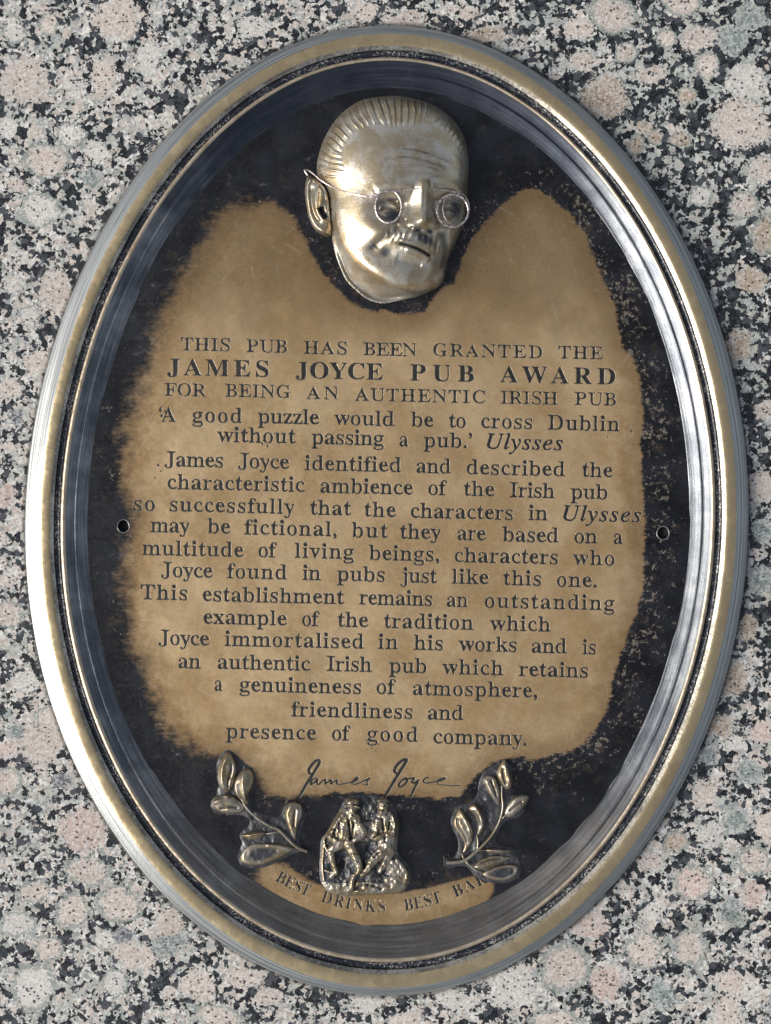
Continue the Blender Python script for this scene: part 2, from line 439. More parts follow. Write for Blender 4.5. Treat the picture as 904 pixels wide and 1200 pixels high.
def text_contours(body, spacing):
    cu = bpy.data.curves.new('tmp', 'FONT'); cu.body = body; cu.size = 1.0; cu.fill_mode = 'NONE'
    cu.space_character = spacing; cu.resolution_u = 3
    ob = bpy.data.objects.new('tmp', cu); COL.objects.link(ob)
    dg = bpy.context.evaluated_depsgraph_get()
    me = bpy.data.meshes.new_from_object(ob.evaluated_get(dg))
    v = [tuple(x.co[:2]) for x in me.vertices]
    nb = {}
    for e in me.edges:
        a, b = e.vertices; nb.setdefault(a, []).append(b); nb.setdefault(b, []).append(a)
    bpy.data.objects.remove(ob); bpy.data.curves.remove(cu); bpy.data.meshes.remove(me)
    seen = set(); out = []
    for s in nb:
        if s in seen: continue
        loop = [s]; seen.add(s); cur = s
        while True:
            nx = [k for k in nb[cur] if k not in seen]
            if not nx: break
            cur = nx[0]; seen.add(cur); loop.append(cur)
        if len(loop) > 2:
            p = np.array([v[i] for i in loop]); keep = [0]
            for i in range(1, len(p)):
                if np.hypot(*(p[i] - p[keep[-1]])) > 0.014: keep.append(i)
            if np.hypot(*(p[keep[-1]] - p[0])) < 0.014: keep = keep[:-1]
            if len(keep) > 2: out.append(p[keep])
    return out

def densify(p, step=0.075):
    q = []
    for a, b in zip(p, np.roll(p, -1, 0)):
        n = max(1, int(np.hypot(*(b - a)) / step))
        for k in range(n): q.append(a + (b - a) * k / n)
    return np.array(q)

def slim(conts, heavy=False):
    """thin the heavy stems to the weight of the plaque's lettering"""
    conts = [densify(c) for c in conts]
    A = np.concatenate(conts); B = np.concatenate([np.roll(c, -1, 0) for c in conts])
    # nesting parity -> inward side
    out = []
    for ci, c in enumerate(conts):
        area = 0.5 * np.sum(c[:, 0] * np.roll(c[:, 1], -1) - np.roll(c[:, 0], -1) * c[:, 1])
        par = 0
        for cj, e in enumerate(conts):
            if cj != ci and inside(np.array([c[0, 0]]), np.array([c[0, 1]]), e)[0]: par += 1
        def norms(tan):
            tan = tan / np.maximum(np.hypot(tan[:, 0], tan[:, 1])[:, None], 1e-9)
            n_ = np.stack([-tan[:, 1], tan[:, 0]], -1)
            return n_ * (-1 if area < 0 else 1) * (-1 if par % 2 else 1)      # towards the ink
        nrm = norms(np.roll(c, -1, 0) - np.roll(c, 1, 0))
        en = norms(np.roll(c, -1, 0) - c)
        e = B - A
        o0 = (c + np.roll(c, -1, 0)) / 2 + en * 1e-4
        den = en[:, None, 0] * e[None, :, 1] - en[:, None, 1] * e[None, :, 0]
        rel = A[None] - o0[:, None]
        with np.errstate(divide='ignore', invalid='ignore'):
            t = (rel[..., 0] * e[None, :, 1] - rel[..., 1] * e[None, :, 0]) / den
            u = (rel[..., 0] * en[:, None, 1] - rel[..., 1] * en[:, None, 0]) / den
        ok = (np.abs(den) > 1e-12) & (t > 1e-3) & (u >= 0) & (u <= 1)
        th = np.where(ok, t, 9).min(1)
        tgt = 0.058 + 0.46 * (th - 0.03)
        off = np.where(th < 0.21, (th - tgt) / 2, 0.0)
        off = np.clip(off, -0.018, 0.03)
        if np.ptp(c[:, 0]) < 0.2 and np.ptp(c[:, 1]) < 0.25: off[:] = -0.012
        if heavy: off[:] = -0.004 if heavy == 1 else -0.016
        off = np.minimum(off, np.roll(off, 1))
        off = (np.roll(off, 1) + off * 2 + np.roll(off, -1)) / 4 - 0.013
        out.append(c + nrm * off[:, None])
    return out

_w = {}
def word_outline(text, width_em, style='roman', thin=True, wide=1.1):
    width_em = width_em / wide
    if style == 'roman':
        body = mb(text, *ROMAN)
    else:
        body = mb(text, *ITALIC)
    def ext(cs): a = np.concatenate(cs); return a[:, 0].min(), a[:, 0].max()
    c1 = text_contours(body, 1.0); a, b = ext(c1); w1 = b - a
    if len(text) > 1:
        c2 = text_contours(body, 1.2); a2, b2 = ext(c2); w2 = b2 - a2
        s = 1.0 + 0.2 * (width_em - w1) / max(w2 - w1, 1e-6)
        s = min(max(s, 0.92), 1.55)
        c = [p + (q - p) * ((s - 1.0) / 0.2) for p, q in zip(c1, c2)] if all(len(p) == len(q) for p, q in zip(c1, c2)) else text_contours(body, s)
    else:
        c = c1
    a, b = ext(c)
    k = min(max(width_em / (b - a), 0.75), 1.3) * wide
    cs = [np.stack([(p[:, 0] - a), p[:, 1]], -1) for p in c]
    cs = slim(cs, heavy=0 if thin else (2 if style == 'italic' else 1))
    return [np.stack([p[:, 0] * k, p[:, 1]], -1) for p in cs]

L = [
 [(22.0, 'r'), ('THIS', 212.6, 270.3, 411), ('PUB', 289.5, 337.5, 413), ('HAS', 356.6, 407.3, 415), ('BEEN', 426.4, 488.9, 416.8), ('GRANTED', 507.7, 636.3, 418.6), ('THE', 655, 707, 420.6)],
 [(28.0, 'b'), ('JAMES', 196.6, 315.2, 440.5), ('JOYCE', 347, 449, 444), ('PUB', 481.4, 555.8, 446.6), ('AWARD', 586.7, 721.3, 449.2)],
 [(22.0, 'r'), ('FOR', 193.8, 242.7, 464.2), ('BEING', 264.6, 341, 465.6), ('AN', 360, 397, 467.6), ('AUTHENTIC', 416.8, 569, 471), ('IRISH', 587.4, 654.4, 473.6), ('PUB', 674, 722.8, 474.8)],
 [(25.6, 'r'), ('‘A', 187, 206.5, 494), ('good', 225.7, 284.4, 495), ('puzzle', 302.8, 374.3, 496.5), ('would', 392, 462.6, 498.5), ('be', 482, 508.4, 500), ('to', 526.5, 546.8, 501), ('cross', 564, 624.3, 502), ('Dublin', 642.3, 726.6, 504.3)],
 [(25.6, 'r'), ('without', 255, 347, 518.5), ('passing', 365.8, 450.5, 521), ('a', 468.2, 479, 523), ('pub.’', 497, 553.6, 524.4), ('Ulysses', 571.6, 660, 526.6, 'i')],
 [(25.6, 'r'), ('James', 193, 262, 547), ('Joyce', 279, 339.3, 548.8), ('identified', 357.7, 470.8, 552), ('and', 488, 528.8, 554.4), ('described', 547, 662.6, 556.8), ('the', 682.6, 718.3, 559)],
 [(25.6, 'r'), ('characteristic', 196.6, 357.7, 574.6), ('ambience', 375.4, 484.4, 578.4), ('of', 502, 525, 580), ('the', 544, 580, 581.2), ('Irish', 598, 650.6, 583), ('pub', 669.4, 712.7, 584.6)],
 [(25.6, 'r'), ('so', 157.7, 182.5, 598.3), ('successfully', 199.5, 346, 600.6), ('that', 364, 411.9, 603.4), ('the', 427.4, 464.4, 605.5), ('characters', 481.4, 601.7, 607.8), ('in', 619.8, 642.3, 609.4), ('Ulysses', 661, 751.4, 610.8, 'i')],
 [(25.6, 'r'), ('may', 177, 223, 623.8), ('be', 243.7, 270.3, 625), ('fictional,', 287, 394.9, 627.2), ('but', 412.6, 455, 629.8), ('they', 469.3, 517.5, 631.4), ('are', 536, 569.7, 633), ('based', 589.3, 655, 635), ('on', 673, 700.6, 636.5), ('a', 719, 730.3, 637.4)],
 [(25.6, 'r'), ('multitude', 167.3, 285.8, 651.4), ('of', 302.8, 325.8, 652.8), ('living', 346, 415.4, 654.2), ('beings,', 433, 515, 656.8), ('characters', 532.9, 654.4, 659.8), ('who', 671.7, 721, 662)],
 [(25.6, 'r'), ('Joyce', 188.8, 249.7, 676.4), ('found', 266.7, 336.8, 678.2), ('in', 355, 376.5, 679.6), ('pubs', 395.6, 451.5, 681), ('just', 469.3, 512.6, 682.8), ('like', 530, 573, 684.2), ('this', 590.4, 634.8, 685.8), ('one.', 652.5, 699.5, 687.6)],
 [(25.6, 'r'), ('This', 165.5, 220, 702.6), ('establishment', 237.7, 403.7, 706), ('remains', 421.4, 507, 709), ('an', 523.5, 549, 711), ('outstanding', 568, 720.5, 713.4)],
 [(25.6, 'r'), ('example', 238.7, 336.5, 731.8), ('of', 354, 375.7, 733.4), ('the', 396.3, 432, 734.6), ('tradition', 450.4, 555.2, 736.8), ('which', 574.4, 645.8, 739.2)],
 [(25.6, 'r'), ('Joyce', 185.9, 245.6, 755.8), ('immortalised', 263.9, 427, 758.4), ('in', 443.7, 467, 760.4), ('his', 485.5, 519.6, 761.6), ('works', 537.9, 606, 763.2), ('and', 623, 664.7, 765.2), ('is', 683, 699, 766.6)],
 [(25.6, 'r'), ('an', 209, 235.7, 783), ('authentic', 255, 364.4, 784.8), ('Irish', 383.7, 436.4, 786.6), ('pub', 456.6, 500.7, 788.4), ('which', 518.6, 590.3, 790.4), ('retains', 608.6, 689.6, 793)],
 [(25.6, 'r'), ('a', 251.6, 261, 809.4), ('genuineness', 281, 423.8, 811.6), ('of', 441.4, 465, 813), ('atmosphere,', 483.8, 629.8, 815.8)],
 [(25.6, 'r'), ('friendliness', 341.9, 484, 840.8), ('and', 501.4, 543.5, 843.4)],
 [(25.6, 'r'), ('presence', 265.5, 371, 865.8), ('of', 389, 411.6, 867.4), ('good', 430.5, 490.4, 868.6), ('company.', 508, 617.5, 872.2)],
]
ROT = 0.0218
words = []      # (line index, list of contours in photo px)
for li, line in enumerate(L):
    em, st = line[0]
    for wd in line[1:]:
        txt, x0, x1, yb = wd[:4]
        ital = len(wd) > 4
        cs = word_outline(txt, (x1 - x0) / em, 'italic' if ital else 'roman', thin=not (ital or st == 'b'))
        out = []
        for c in cs:
            X = x0 + c[:, 0] * em; Y = yb - c[:, 1] * em * (1.0) + (c[:, 0] * em - (x1 - x0) / 2) * ROT
            X = X + c[:, 1] * em * ROT * 0.0
            X = X + 0.22 * vnoise(X * 0.15, Y * 0.15, 1); Y = Y + 0.25 * vnoise(X * 0.15, Y * 0.15, 2)
            out.append(np.stack([X, Y], -1))
        words.append((li, txt, out))
# the curved line at the foot
bx = np.array([310, 322.6, 360, 376, 413, 451, 475, 518, 535, 564, 576]); by = np.array([1024, 1031.4, 1050, 1056, 1065.5, 1068.5, 1067.5, 1057, 1050.3, 1038, 1031])
pf = np.polyfit(bx - 440, by, 4); dpf = np.polyder(pf)
for txt, x0, x1 in (('BEST', 322.6, 361), ('DRINKS', 376, 452), ('BEST', 475, 519), ('BAR', 534, 573)):
    em = 19.6
    arc = (x1 - x0) * 1.06
    cs = word_outline(txt, arc / em, 'roman', thin=False, wide=0.95)
    out = []
    for c in cs:
        xx = x0 + c[:, 0] * em / 1.06
        sl = np.polyval(dpf, xx - 440); L_ = np.hypot(1, sl)
        out.append(np.stack([xx + sl / L_ * c[:, 1] * em, np.polyval(pf, xx - 440) - c[:, 1] * em / L_], -1))
    words.append((18, txt, out))

# signature: strokes as short overlapping quads
SIG = []
def stroke(pts, w, ox, oy, k=8.218):
    p = catmull([(ox + a / k, oy + b / k) for a, b in pts], 5, closed=False)
    n = len(p)
    tan = np.gradient(p, axis=0); tan /= np.maximum(np.hypot(tan[:, 0], tan[:, 1])[:, None], 1e-6)
    nr = np.stack([-tan[:, 1], tan[:, 0]], -1)
    ww = np.array([1.35 * w * 1.2 * (0.66 + 0.38 * abs(math.sin(math.atan2(t[1], t[0]) - 0.2))) for t in tan]) / 2
    ww[0] *= 0.6; ww[-1] *= 0.4
    a = p + nr * ww[:, None]; b = p - nr * ww[:, None]
    for i in range(n - 1):
        SIG.append(np.array([a[i], a[i + 1], b[i + 1], b[i]]))
stroke([(85,455),(150,335),(215,235),(265,150),(288,98),(262,88),(215,130),(185,180),(192,212),(215,222)], 2.6, 340, 880)
stroke([(272,258),(238,262),(208,296),(202,322),(235,305),(268,268),(262,308),(278,322),(318,285),(345,272),(342,318),(385,282),(402,280),(396,318),(440,284),(460,282),(455,318),(510,318),(560,306),(600,296),(640,256),(660,258),(640,284),(602,306),(620,322),(690,300),(772,258),(742,296),(746,326),(704,322)], 1.7, 340, 880)
stroke([(80,455),(150,345),(225,220),(280,130),(304,80),(262,90),(208,140),(186,185),(205,215),(228,222)], 2.6, 440, 880)
stroke([(290,262),(252,285),(230,325),(242,346),(288,318),(312,280),(298,260),(285,276),(345,262),(378,262),(355,296),(374,308),(432,272)], 2.0, 440, 880)
stroke([(418,286),(385,345),(335,455)], 2.2, 440, 880)
stroke([(528,250),(484,262),(466,294),(492,310),(548,300),(596,290),(650,280),(678,258),(640,262),(604,290),(612,320),(660,326),(720,332),(835,332)], 1.7, 440, 880)

NICKS = []
_r = random.Random(8)
for (x, y, r_) in ((311,516,3.2),(308,520,2.2),(314,523,2.0),(430,868,1.6),(436,876,2.0),(444,872,1.6),(450,866,1.8),(455,858,1.4),(441,880,1.5),(431,878,1.3),(190,487,2.4),(194,482,2.0),(297,411,1.6),(296,417,1.2),(420,843,1.2),
                   (551,857,1.1),(203,786,1.5),(201,781,1.1),(560,640,1.0),(715,552,1.2),(414,872,1.0),(186,545,2.2),(189,552,1.8),(182,560,1.6),(700,340,1.4),(712,512,1.5),(740,505,2.0),(737,512,1.6),(474,1078,1.4),(520,1075,1.0)):
    n_ = 7
    NICKS.append(np.array([(x + r_ * _r.uniform(0.6, 1.2) * math.cos(2 * math.pi * q / n_) * 0.8, y + r_ * _r.uniform(0.6, 1.2) * math.sin(2 * math.pi * q / n_)) for q in range(n_)]))

# ------------------------------------------------------------------ face plate with real engraving
HOLES = [(144.8, 616.6, 6.6, 7.2), (777.2, 624.6, 6.8, 7.4)]
pts = []; edges = []; faces = []; ftag = []
def addc(c, tag, face=True):
    i0 = len(pts)
    pts.extend((float(x), float(y)) for x, y in c)
    n = len(c)
    edges.extend((i0 + k, i0 + (k + 1) % n) for k in range(n))
    if face:
        faces.append(list(range(i0, i0 + n))); ftag.append(tag)
ox, oy, _ = contour(*lerpC(C5, C6, 0.92), n=300)
addc(np.stack([ox, oy], -1), ('plate', 0))
outline = np.stack([ox, oy], -1)
for wi, (li, txt, cs) in enumerate(words):
    for c in cs: addc(c, ('w', wi))
for q in SIG: addc(q, ('s', 0))
for q in NICKS: addc(q, ('n', 0))
HOLEC = []
for hi, (hx, hy, rx, ry) in enumerate(HOLES):
    t = np.linspace(0, 2 * np.pi, 28, endpoint=False)
    HOLEC.append(np.stack([hx + rx * np.cos(t) * (1 + 0.03 * np.sin(3 * t)), hy + ry * np.sin(t)], -1)); addc(HOLEC[-1], ('h', hi))
gx, gy = np.meshgrid(np.arange(100, 815, 5.0), np.arange(100, 1092, 5.0))
gx = gx + (np.arange(gx.shape[0]) % 2)[:, None] * 2.5
gx = gx.ravel(); gy = gy.ravel()
sd_ = sdf(gx, gy, outline)
keep = sd_ > 2.0
for x, y in zip(gx[keep] + _rs.uniform(-.4, .4, keep.sum()), gy[keep] + _rs.uniform(-.4, .4, keep.sum())):
    pts.append((float(x), float(y)))
cv, ce, cf, ov_, oe_, of_ = delaunay_2d_cdt([Vector(p) for p in pts], edges, [], 0, 1e-4, False)
PV = np.array([(v[0], v[1]) for v in cv])
TR = np.array([list(f) for f in cf if len(f) == 3], np.int64)
CEN = PV[TR].mean(1)
kind = np.where(inside(CEN[:, 0], CEN[:, 1], outline), 0, -1)           # 0 plate, -1 discard, 1+wi word, 9000 signature, 9100 hole
def mark(contours, tag, union=False):
    al = np.concatenate(contours); lo = al.min(0); hi = al.max(0)
    ii = np.nonzero((CEN[:, 0] > lo[0]) & (CEN[:, 0] < hi[0]) & (CEN[:, 1] > lo[1]) & (CEN[:, 1] < hi[1]))[0]
    r = np.zeros(len(ii), bool)
    for c in contours:
        q = inside(CEN[ii, 0], CEN[ii, 1], c)
        r = (r | q) if union else (r ^ q)
    kind[ii[r]] = tag
for wi, (li, txt, cs) in enumerate(words):
    mark(cs, 1 + wi)
for q in SIG: mark([q], 9000)
for q in NICKS: mark([q], 9050)
for hi, c in enumerate(HOLEC): mark([c], 9100 + hi)
# orient all triangles counter-clockwise seen from above (y down in px -> flip)
a, b, c = PV[TR[:, 0]], PV[TR[:, 1]], PV[TR[:, 2]]
ar = (b[:, 0] - a[:, 0]) * (c[:, 1] - a[:, 1]) - (c[:, 0] - a[:, 0]) * (b[:, 1] - a[:, 1])
TR[ar > 0] = TR[ar > 0][:, ::-1]

POLISH = [(310,237),(336,249),(345,258),(360,289),(380,322),(402,347),(424,362),(468,368),(496,366),(512,347),(522,338),(535,331),(543,303),(556,280),(568,262),(594,236),(620,221),
 (645,231),(676,262),(691,287),(707,329),(722,359),(723,387),(731,408),(745,432),(753,474),(751,520),(752,555),(754,600),(755,640),(752,695),(741,730),(720,790),(713,826),(697,854),
 (676,877),(661,882),(630,890),(600,886),(575,896),(553,914),(540,930),(511,935),(457,930),(411,928),(352,931),(317,927),(306,912),(292,897),(262,880),(232,872),(208,858),(192,838),(180,808),(168,770),
 (158,740),(152,700),(150,660),(155,632),(160,612),(163,596),(150,570),(150,530),(157,490),(168,455),(178,425),(192,375),(205,350),(219,326),(239,290),(252,262),(275,249)]
BAND = catmull([(314,1018),(322,1012),(350,1029),(378,1042),(420,1050),(461,1050),(496,1045),(530,1037),(558,1030),(575,1036),(570,1052),(545,1064),(520,1074),(489,1083),(444,1085),(393,1078),(350,1063),(320,1046),(308,1030)], 3)
HEADHALO = None
smooth_polish = catmull(POLISH, 3)
s1 = sdf(PV[:, 0], PV[:, 1], smooth_polish)
s2 = sdf(PV[:, 0], PV[:, 1], BAND) + 2.5
sp = np.maximum(s1, s2)
und = 1.6 * vnoise(PV[:, 0] / 70, PV[:, 1] / 70, 4) + 0.45 * vnoise(PV[:, 0] / 26, PV[:, 1] / 26, 5)

def mat_plate():
    t = NT('polished_and_blackened_brass')
    x, y = t.sep(t.co)[:2]
    s = t.attr('polish')
    left = t.ramp(x, -60, -230)                       # the left border was rubbed softly, the right one cut crisply
    left = t.m('MULTIPLY', left, t.ramp(s, -80, -79))
    nb = t.noise(0.05, 4, 0.6); nf = t.noise(0.25, 4, 0.7)
    brush = t.noise(0.35, 3, 0.7, co=t.vmul(t.co, (0.22, 1.0, 1)))
    amp = t.m('ADD', t.m('MULTIPLY', t.m('SUBTRACT', nb, 0.5), t.mixf(left, 14, 44)), t.m('MULTIPLY', t.m('SUBTRACT', brush, 0.5), t.mixf(left, 9, 26)))
    amp = t.m('ADD', amp, t.m('MULTIPLY', t.m('SUBTRACT', nf, 0.5), 6))
    amp = t.m('MULTIPLY', amp, t.ramp(y, -440, -405, 0.35, 1.0))
    e = t.m('ADD', s, amp)
    soft = t.mixf(left, 2.6, 17)
    mask = t.ramp(e, t.m('MULTIPLY', soft, -1), soft)
    # flecks of metal showing through the lacquer near the border
    f1 = t.noise(0.16, 4, 0.75); f2 = t.noise(0.6, 2, 0.6)
    near = t.ramp(s, -60, -12)
    zone = t.noise(0.035, 2, co=t.vadd(t.co, (90, 40, 0)))
    right = t.ramp(x, 60, 260, -0.03, 0.03)
    fk = t.m('ADD', t.m('ADD', t.m('MULTIPLY', f1, 0.75), t.m('MULTIPLY', f2, 0.25)), t.m('ADD', t.m('MULTIPLY', near, 0.075), t.m('ADD', t.m('MULTIPLY', zone, 0.26), right)))
    fleck = t.m('MULTIPLY', t.ramp(fk, 0.79, 0.815), t.ramp(s, -75, -50))
    dust = t.ramp(t.noise(0.85, 1), 0.79, 0.83)
    # brass colours
    n1 = t.noise(0.012, 4, 0.6); n2 = t.noise(0.05, 5, 0.65); n3 = t.noise(0.2, 4, 0.7)
    br = t.mix(t.ramp(n1, 0.38, 0.62), (0.55, 0.39, 0.21), (0.42, 0.275, 0.13))
    br = t.mix(t.m('MULTIPLY', t.ramp(n2, 0.40, 0.66), 0.22), br, (0.58, 0.44, 0.275))
    br = t.mix(t.m('MULTIPLY', t.ramp(n3, 0.62, 0.85), 0.2), br, (0.19, 0.125, 0.065))
    edge = t.ramp(t.m('ADD', s, t.m('MULTIPLY', t.m('SUBTRACT', nb, 0.5), 40)), 34, 2)
    br = t.mix(t.m('MULTIPLY', edge, 0.6), br, (0.22, 0.13, 0.055))
    top = t.ramp(t.m('ADD', y, t.m('MULTIPLY', t.m('SUBTRACT', n2, 0.5), 160)), 150, 290)
    br = t.mix(t.m('MULTIPLY', top, 0.65), br, (0.175, 0.11, 0.05))
    stain = t.ramp(t.m('ADD', t.noise(0.05, 5, 0.7, co=t.vadd(t.co, (-300, 77, 0))), 0), 0.66, 0.74)
    br = t.mix(t.m('MULTIPLY', stain, 0.35), br, (0.13, 0.095, 0.06))
    for ang, se in ((0.5, 3), (-0.9, 60), (1.35, 140)):
        rot = t.t.nodes.new('ShaderNodeVectorRotate'); rot.rotation_type = 'Z_AXIS'; t.put(rot.inputs['Vector'], t.co); rot.inputs['Angle'].default_value = ang
        sc_ = t.noise(1.0, 2, 0.5, co=t.vadd(t.vmul(rot.outputs[0], (0.018, 0.75, 1)), (se, se, 0)))
        br = t.mix(t.m('MULTIPLY', t.ramp(sc_, 0.70, 0.74), 0.5), br, (0.60, 0.50, 0.37))
    spots = t.m('MULTIPLY', t.ramp(t.noise(0.33, 2, co=t.vadd(t.co, (11, 7, 0))), 0.76, 0.80), t.ramp(n1, 0.5, 0.62))
    br = t.mix(t.m('MULTIPLY', spots, 0.6), br, (0.07, 0.05, 0.035))
    pn = t.mix(t.ramp(t.noise(0.03, 4), 0.35, 0.7), (0.003, 0.003, 0.004), (0.010, 0.011, 0.014))
    pn = t.mix(t.m('MULTIPLY', t.ramp(t.noise(0.06, 5, 0.7, co=t.vadd(t.co, (33, -61, 0))), 0.52, 0.72), t.ramp(s, -60, 0, 0.15, 0.9)), pn, (0.040, 0.028, 0.018))
    sm_ = t.noise(0.09, 5, 0.75, co=t.vadd(t.vmul(t.co, (0.5, 1, 1)), (5, 400, 0)))
    pn = t.mix(t.m('MULTIPLY', t.ramp(sm_, 0.58, 0.78), 0.55), pn, (0.075, 0.078, 0.082))
    pn = t.mix(t.m('MULTIPLY', fleck, 0.75), pn, (0.26, 0.22, 0.17))
    pn = t.mix(t.m('MULTIPLY', dust, 0.6), pn, (0.5, 0.5, 0.5))
    pn = t.mix(t.m('MULTIPLY', left, t.m('MULTIPLY', t.ramp(nf, 0.55, 0.8), 0.35)), pn, (0.09, 0.085, 0.08))
    col = t.mix(mask, pn, br)
    metal = t.mixf(mask, t.m('MULTIPLY', fleck, 0.5), 0.68)
    rough = t.mixf(mask, t.ramp(nf, 0.3, 0.7, 0.25, 0.40), t.ramp(n3, 0.3, 0.7, 0.22, 0.34))
    b = t.bump(t.noise(0.03, 2, 0.5), 0.5, 2.0)
    b = t.bump(t.noise(0.5, 4, 0.7), 0.18, 0.4, b)
    b = t.bump(mask, 0.5, 0.35, b)
    return t.set(col=col, metal=metal, rough=rough, normal=b, spec=t.mixf(mask, 0.3, 0.5))

t_ = NT('black_filled_engraving')
m_ink = t_.set(col=t_.mix(t_.ramp(t_.noise(0.16, 4, 0.75), 0.55, 0.8), (0.006, 0.005, 0.004), (0.10, 0.075, 0.05)), rough=0.5, metal=0.1, normal=t_.bump(t_.noise(0.8, 3), 0.4, 0.6))
m_wall = mat_brass('engraved_edge', base=(0.66, 0.58, 0.45), rough=0.3, metal=0.8, tam=0.2)

# inward (towards the cut) shift of border vertices
DEPTH = 0.7
is_plate = kind == 0
is_cut = kind > 0
ed = {}
for ti in np.nonzero(is_plate)[0]:
    t3 = TR[ti]
    for k in range(3):
        ed[(t3[k], t3[(k + 1) % 3])] = ti
border = []
for ti in np.nonzero(is_cut)[0]:
    t3 = TR[ti]
    for k in range(3):
        e_ = (t3[(k + 1) % 3], t3[k])
        if e_ in ed: border.append((e_[0], e_[1], kind[ti]))      # orientation of the plate triangle
shift = np.zeros((len(PV), 2))
for (i, j, kd) in border:
    d = PV[j] - PV[i]; n = np.array([-d[1], d[0]]); n /= max(np.hypot(*n), 1e-9)
    # plate triangle lies on one side; the cut on the other
    shift[i] += n; shift[j] += n
ln = np.hypot(shift[:, 0], shift[:, 1]); m_ = ln > 1e-6
shift[m_] /= ln[m_][:, None]
# sign check with one border edge
i, j, kd = border[0]
t3 = TR[ed[(i, j)]]; cen = PV[t3].mean(0); mid = (PV[i] + PV[j]) / 2
d = PV[j] - PV[i]; n = np.array([-d[1], d[0]])
if np.dot(cen - mid, n) > 0: shift = -shift

used = np.unique(TR[is_plate])
remap = -np.ones(len(PV), int); remap[used] = np.arange(len(used))
V = Wa(PV[used, 0], PV[used, 1], PLATE + und[used])
face_plate = mesh_np('face_plate', V, remap[TR[is_plate]], mat_plate(), plaque, attrs={'polish': sp[used]})
# sloping walls of the engraving, one mesh
bw = [(i, j) for (i, j, kd) in border if kd < 9100]
wv = []; wf = []
for (i, j) in bw:
    k = len(wv)
    for q in (i, j):
        wv.append(W(PV[q, 0], PV[q, 1], PLATE + und[q]))
    for q in (j, i):
        wv.append(W(PV[q, 0] + shift[q, 0] * 0.52, PV[q, 1] + shift[q, 1] * 0.52, PLATE + und[q] - DEPTH))
    wf.append((k + 1, k, k + 3, k + 2))
mesh_np('engraved_edge', wv, wf, m_wall, plaque, smooth=False)

lines = []
for li in range(19):
    e_ = bpy.data.objects.new('inscription_line', None); COL.objects.link(e_); e_.parent = plaque; lines.append(e_)
bset = np.zeros(len(PV), bool)
for (i, j, kd) in border: bset[i] = bset[j] = True
def floor_mesh(name, sel, parent, depth=DEPTH):
    tr = TR[sel]; us = np.unique(tr); rm = -np.ones(len(PV), int); rm[us] = np.arange(len(us))
    P2 = PV[us] + shift[us] * 0.55 * bset[us][:, None]
    return mesh_np(name, Wa(P2[:, 0], P2[:, 1], PLATE + und[us] - depth + 0.02), rm[tr], m_ink, parent, smooth=False)
for wi, (li, txt, cs) in enumerate(words):
    sel = kind == 1 + wi
    if sel.any(): floor_mesh('engraved_word', sel, lines[li])
floor_mesh('engraved_signature', kind == 9000, plaque)
fl_ = floor_mesh('casting_pits', kind == 9050, plaque); fl_['kind'] = 'stuff'

# screw holes
t_ = NT('dark_hole'); m_hole = t_.set(col=(0.004, 0.004, 0.004), rough=0.8)  # near-black base stands in for the shade down the drilled hole
for (hx, hy, rx, ry) in HOLES:
    n = 28; t = np.linspace(0, 2 * np.pi, n, endpoint=False)
    V = []; 
    for r_, z in ((1.0, PLATE), (0.97, PLATE - 1.5), (0.95, 0.4), (0.0, 0.35)):
        V.append(Wa(hx + rx * r_ * np.cos(t) * (1 + 0.03 * np.sin(3 * t)), hy + ry * r_ * np.sin(t), z))
    V = np.array(V); ii = np.arange(4 * n).reshape(4, n)
    F = np.stack([ii[:-1], np.roll(ii[:-1], -1, 1), np.roll(ii[1:], -1, 1), ii[1:]], -1).reshape(-1, 4)
    h = mesh_np('screw_hole', V.reshape(-1, 3), F, m_hole, plaque)
    V = []
    for r_, z in ((0.95, PLATE - 1.6), (1.0, PLATE + 0.1), (1.05, PLATE + 0.45), (1.10, PLATE + 0.4), (1.15, PLATE - 0.4)):
        V.append(Wa(hx + rx * r_ * np.cos(t) * (1 + 0.03 * np.sin(3 * t)), hy + ry * r_ * np.sin(t), z))
    V = np.array(V); ii = np.arange(5 * n).reshape(5, n)
    F = np.stack([ii[:-1], np.roll(ii[:-1], -1, 1), np.roll(ii[1:], -1, 1), ii[1:]], -1).reshape(-1, 4)
    mesh_np('hole_lip', V.reshape(-1, 3), F, m_edge, h)

# ------------------------------------------------------------------ reliefs
def poisson(mask, it=260):
    u = np.zeros(mask.shape)
    h, w = mask.shape
    if min(h, w) > 48:
        mc = mask[::2, ::2]
        uc = poisson(mc, it)
        u2 = np.kron(uc, np.ones((2, 2)))[:h, :w] * 4
        u = np.where(mask, u2, 0)
        it = 60
    for _ in range(it):
        v = np.zeros_like(u)
        v[1:-1, 1:-1] = 0.25 * (u[2:, 1:-1] + u[:-2, 1:-1] + u[1:-1, 2:] + u[1:-1, :-2] + 1)
        u = np.where(mask, v, 0)
    return u

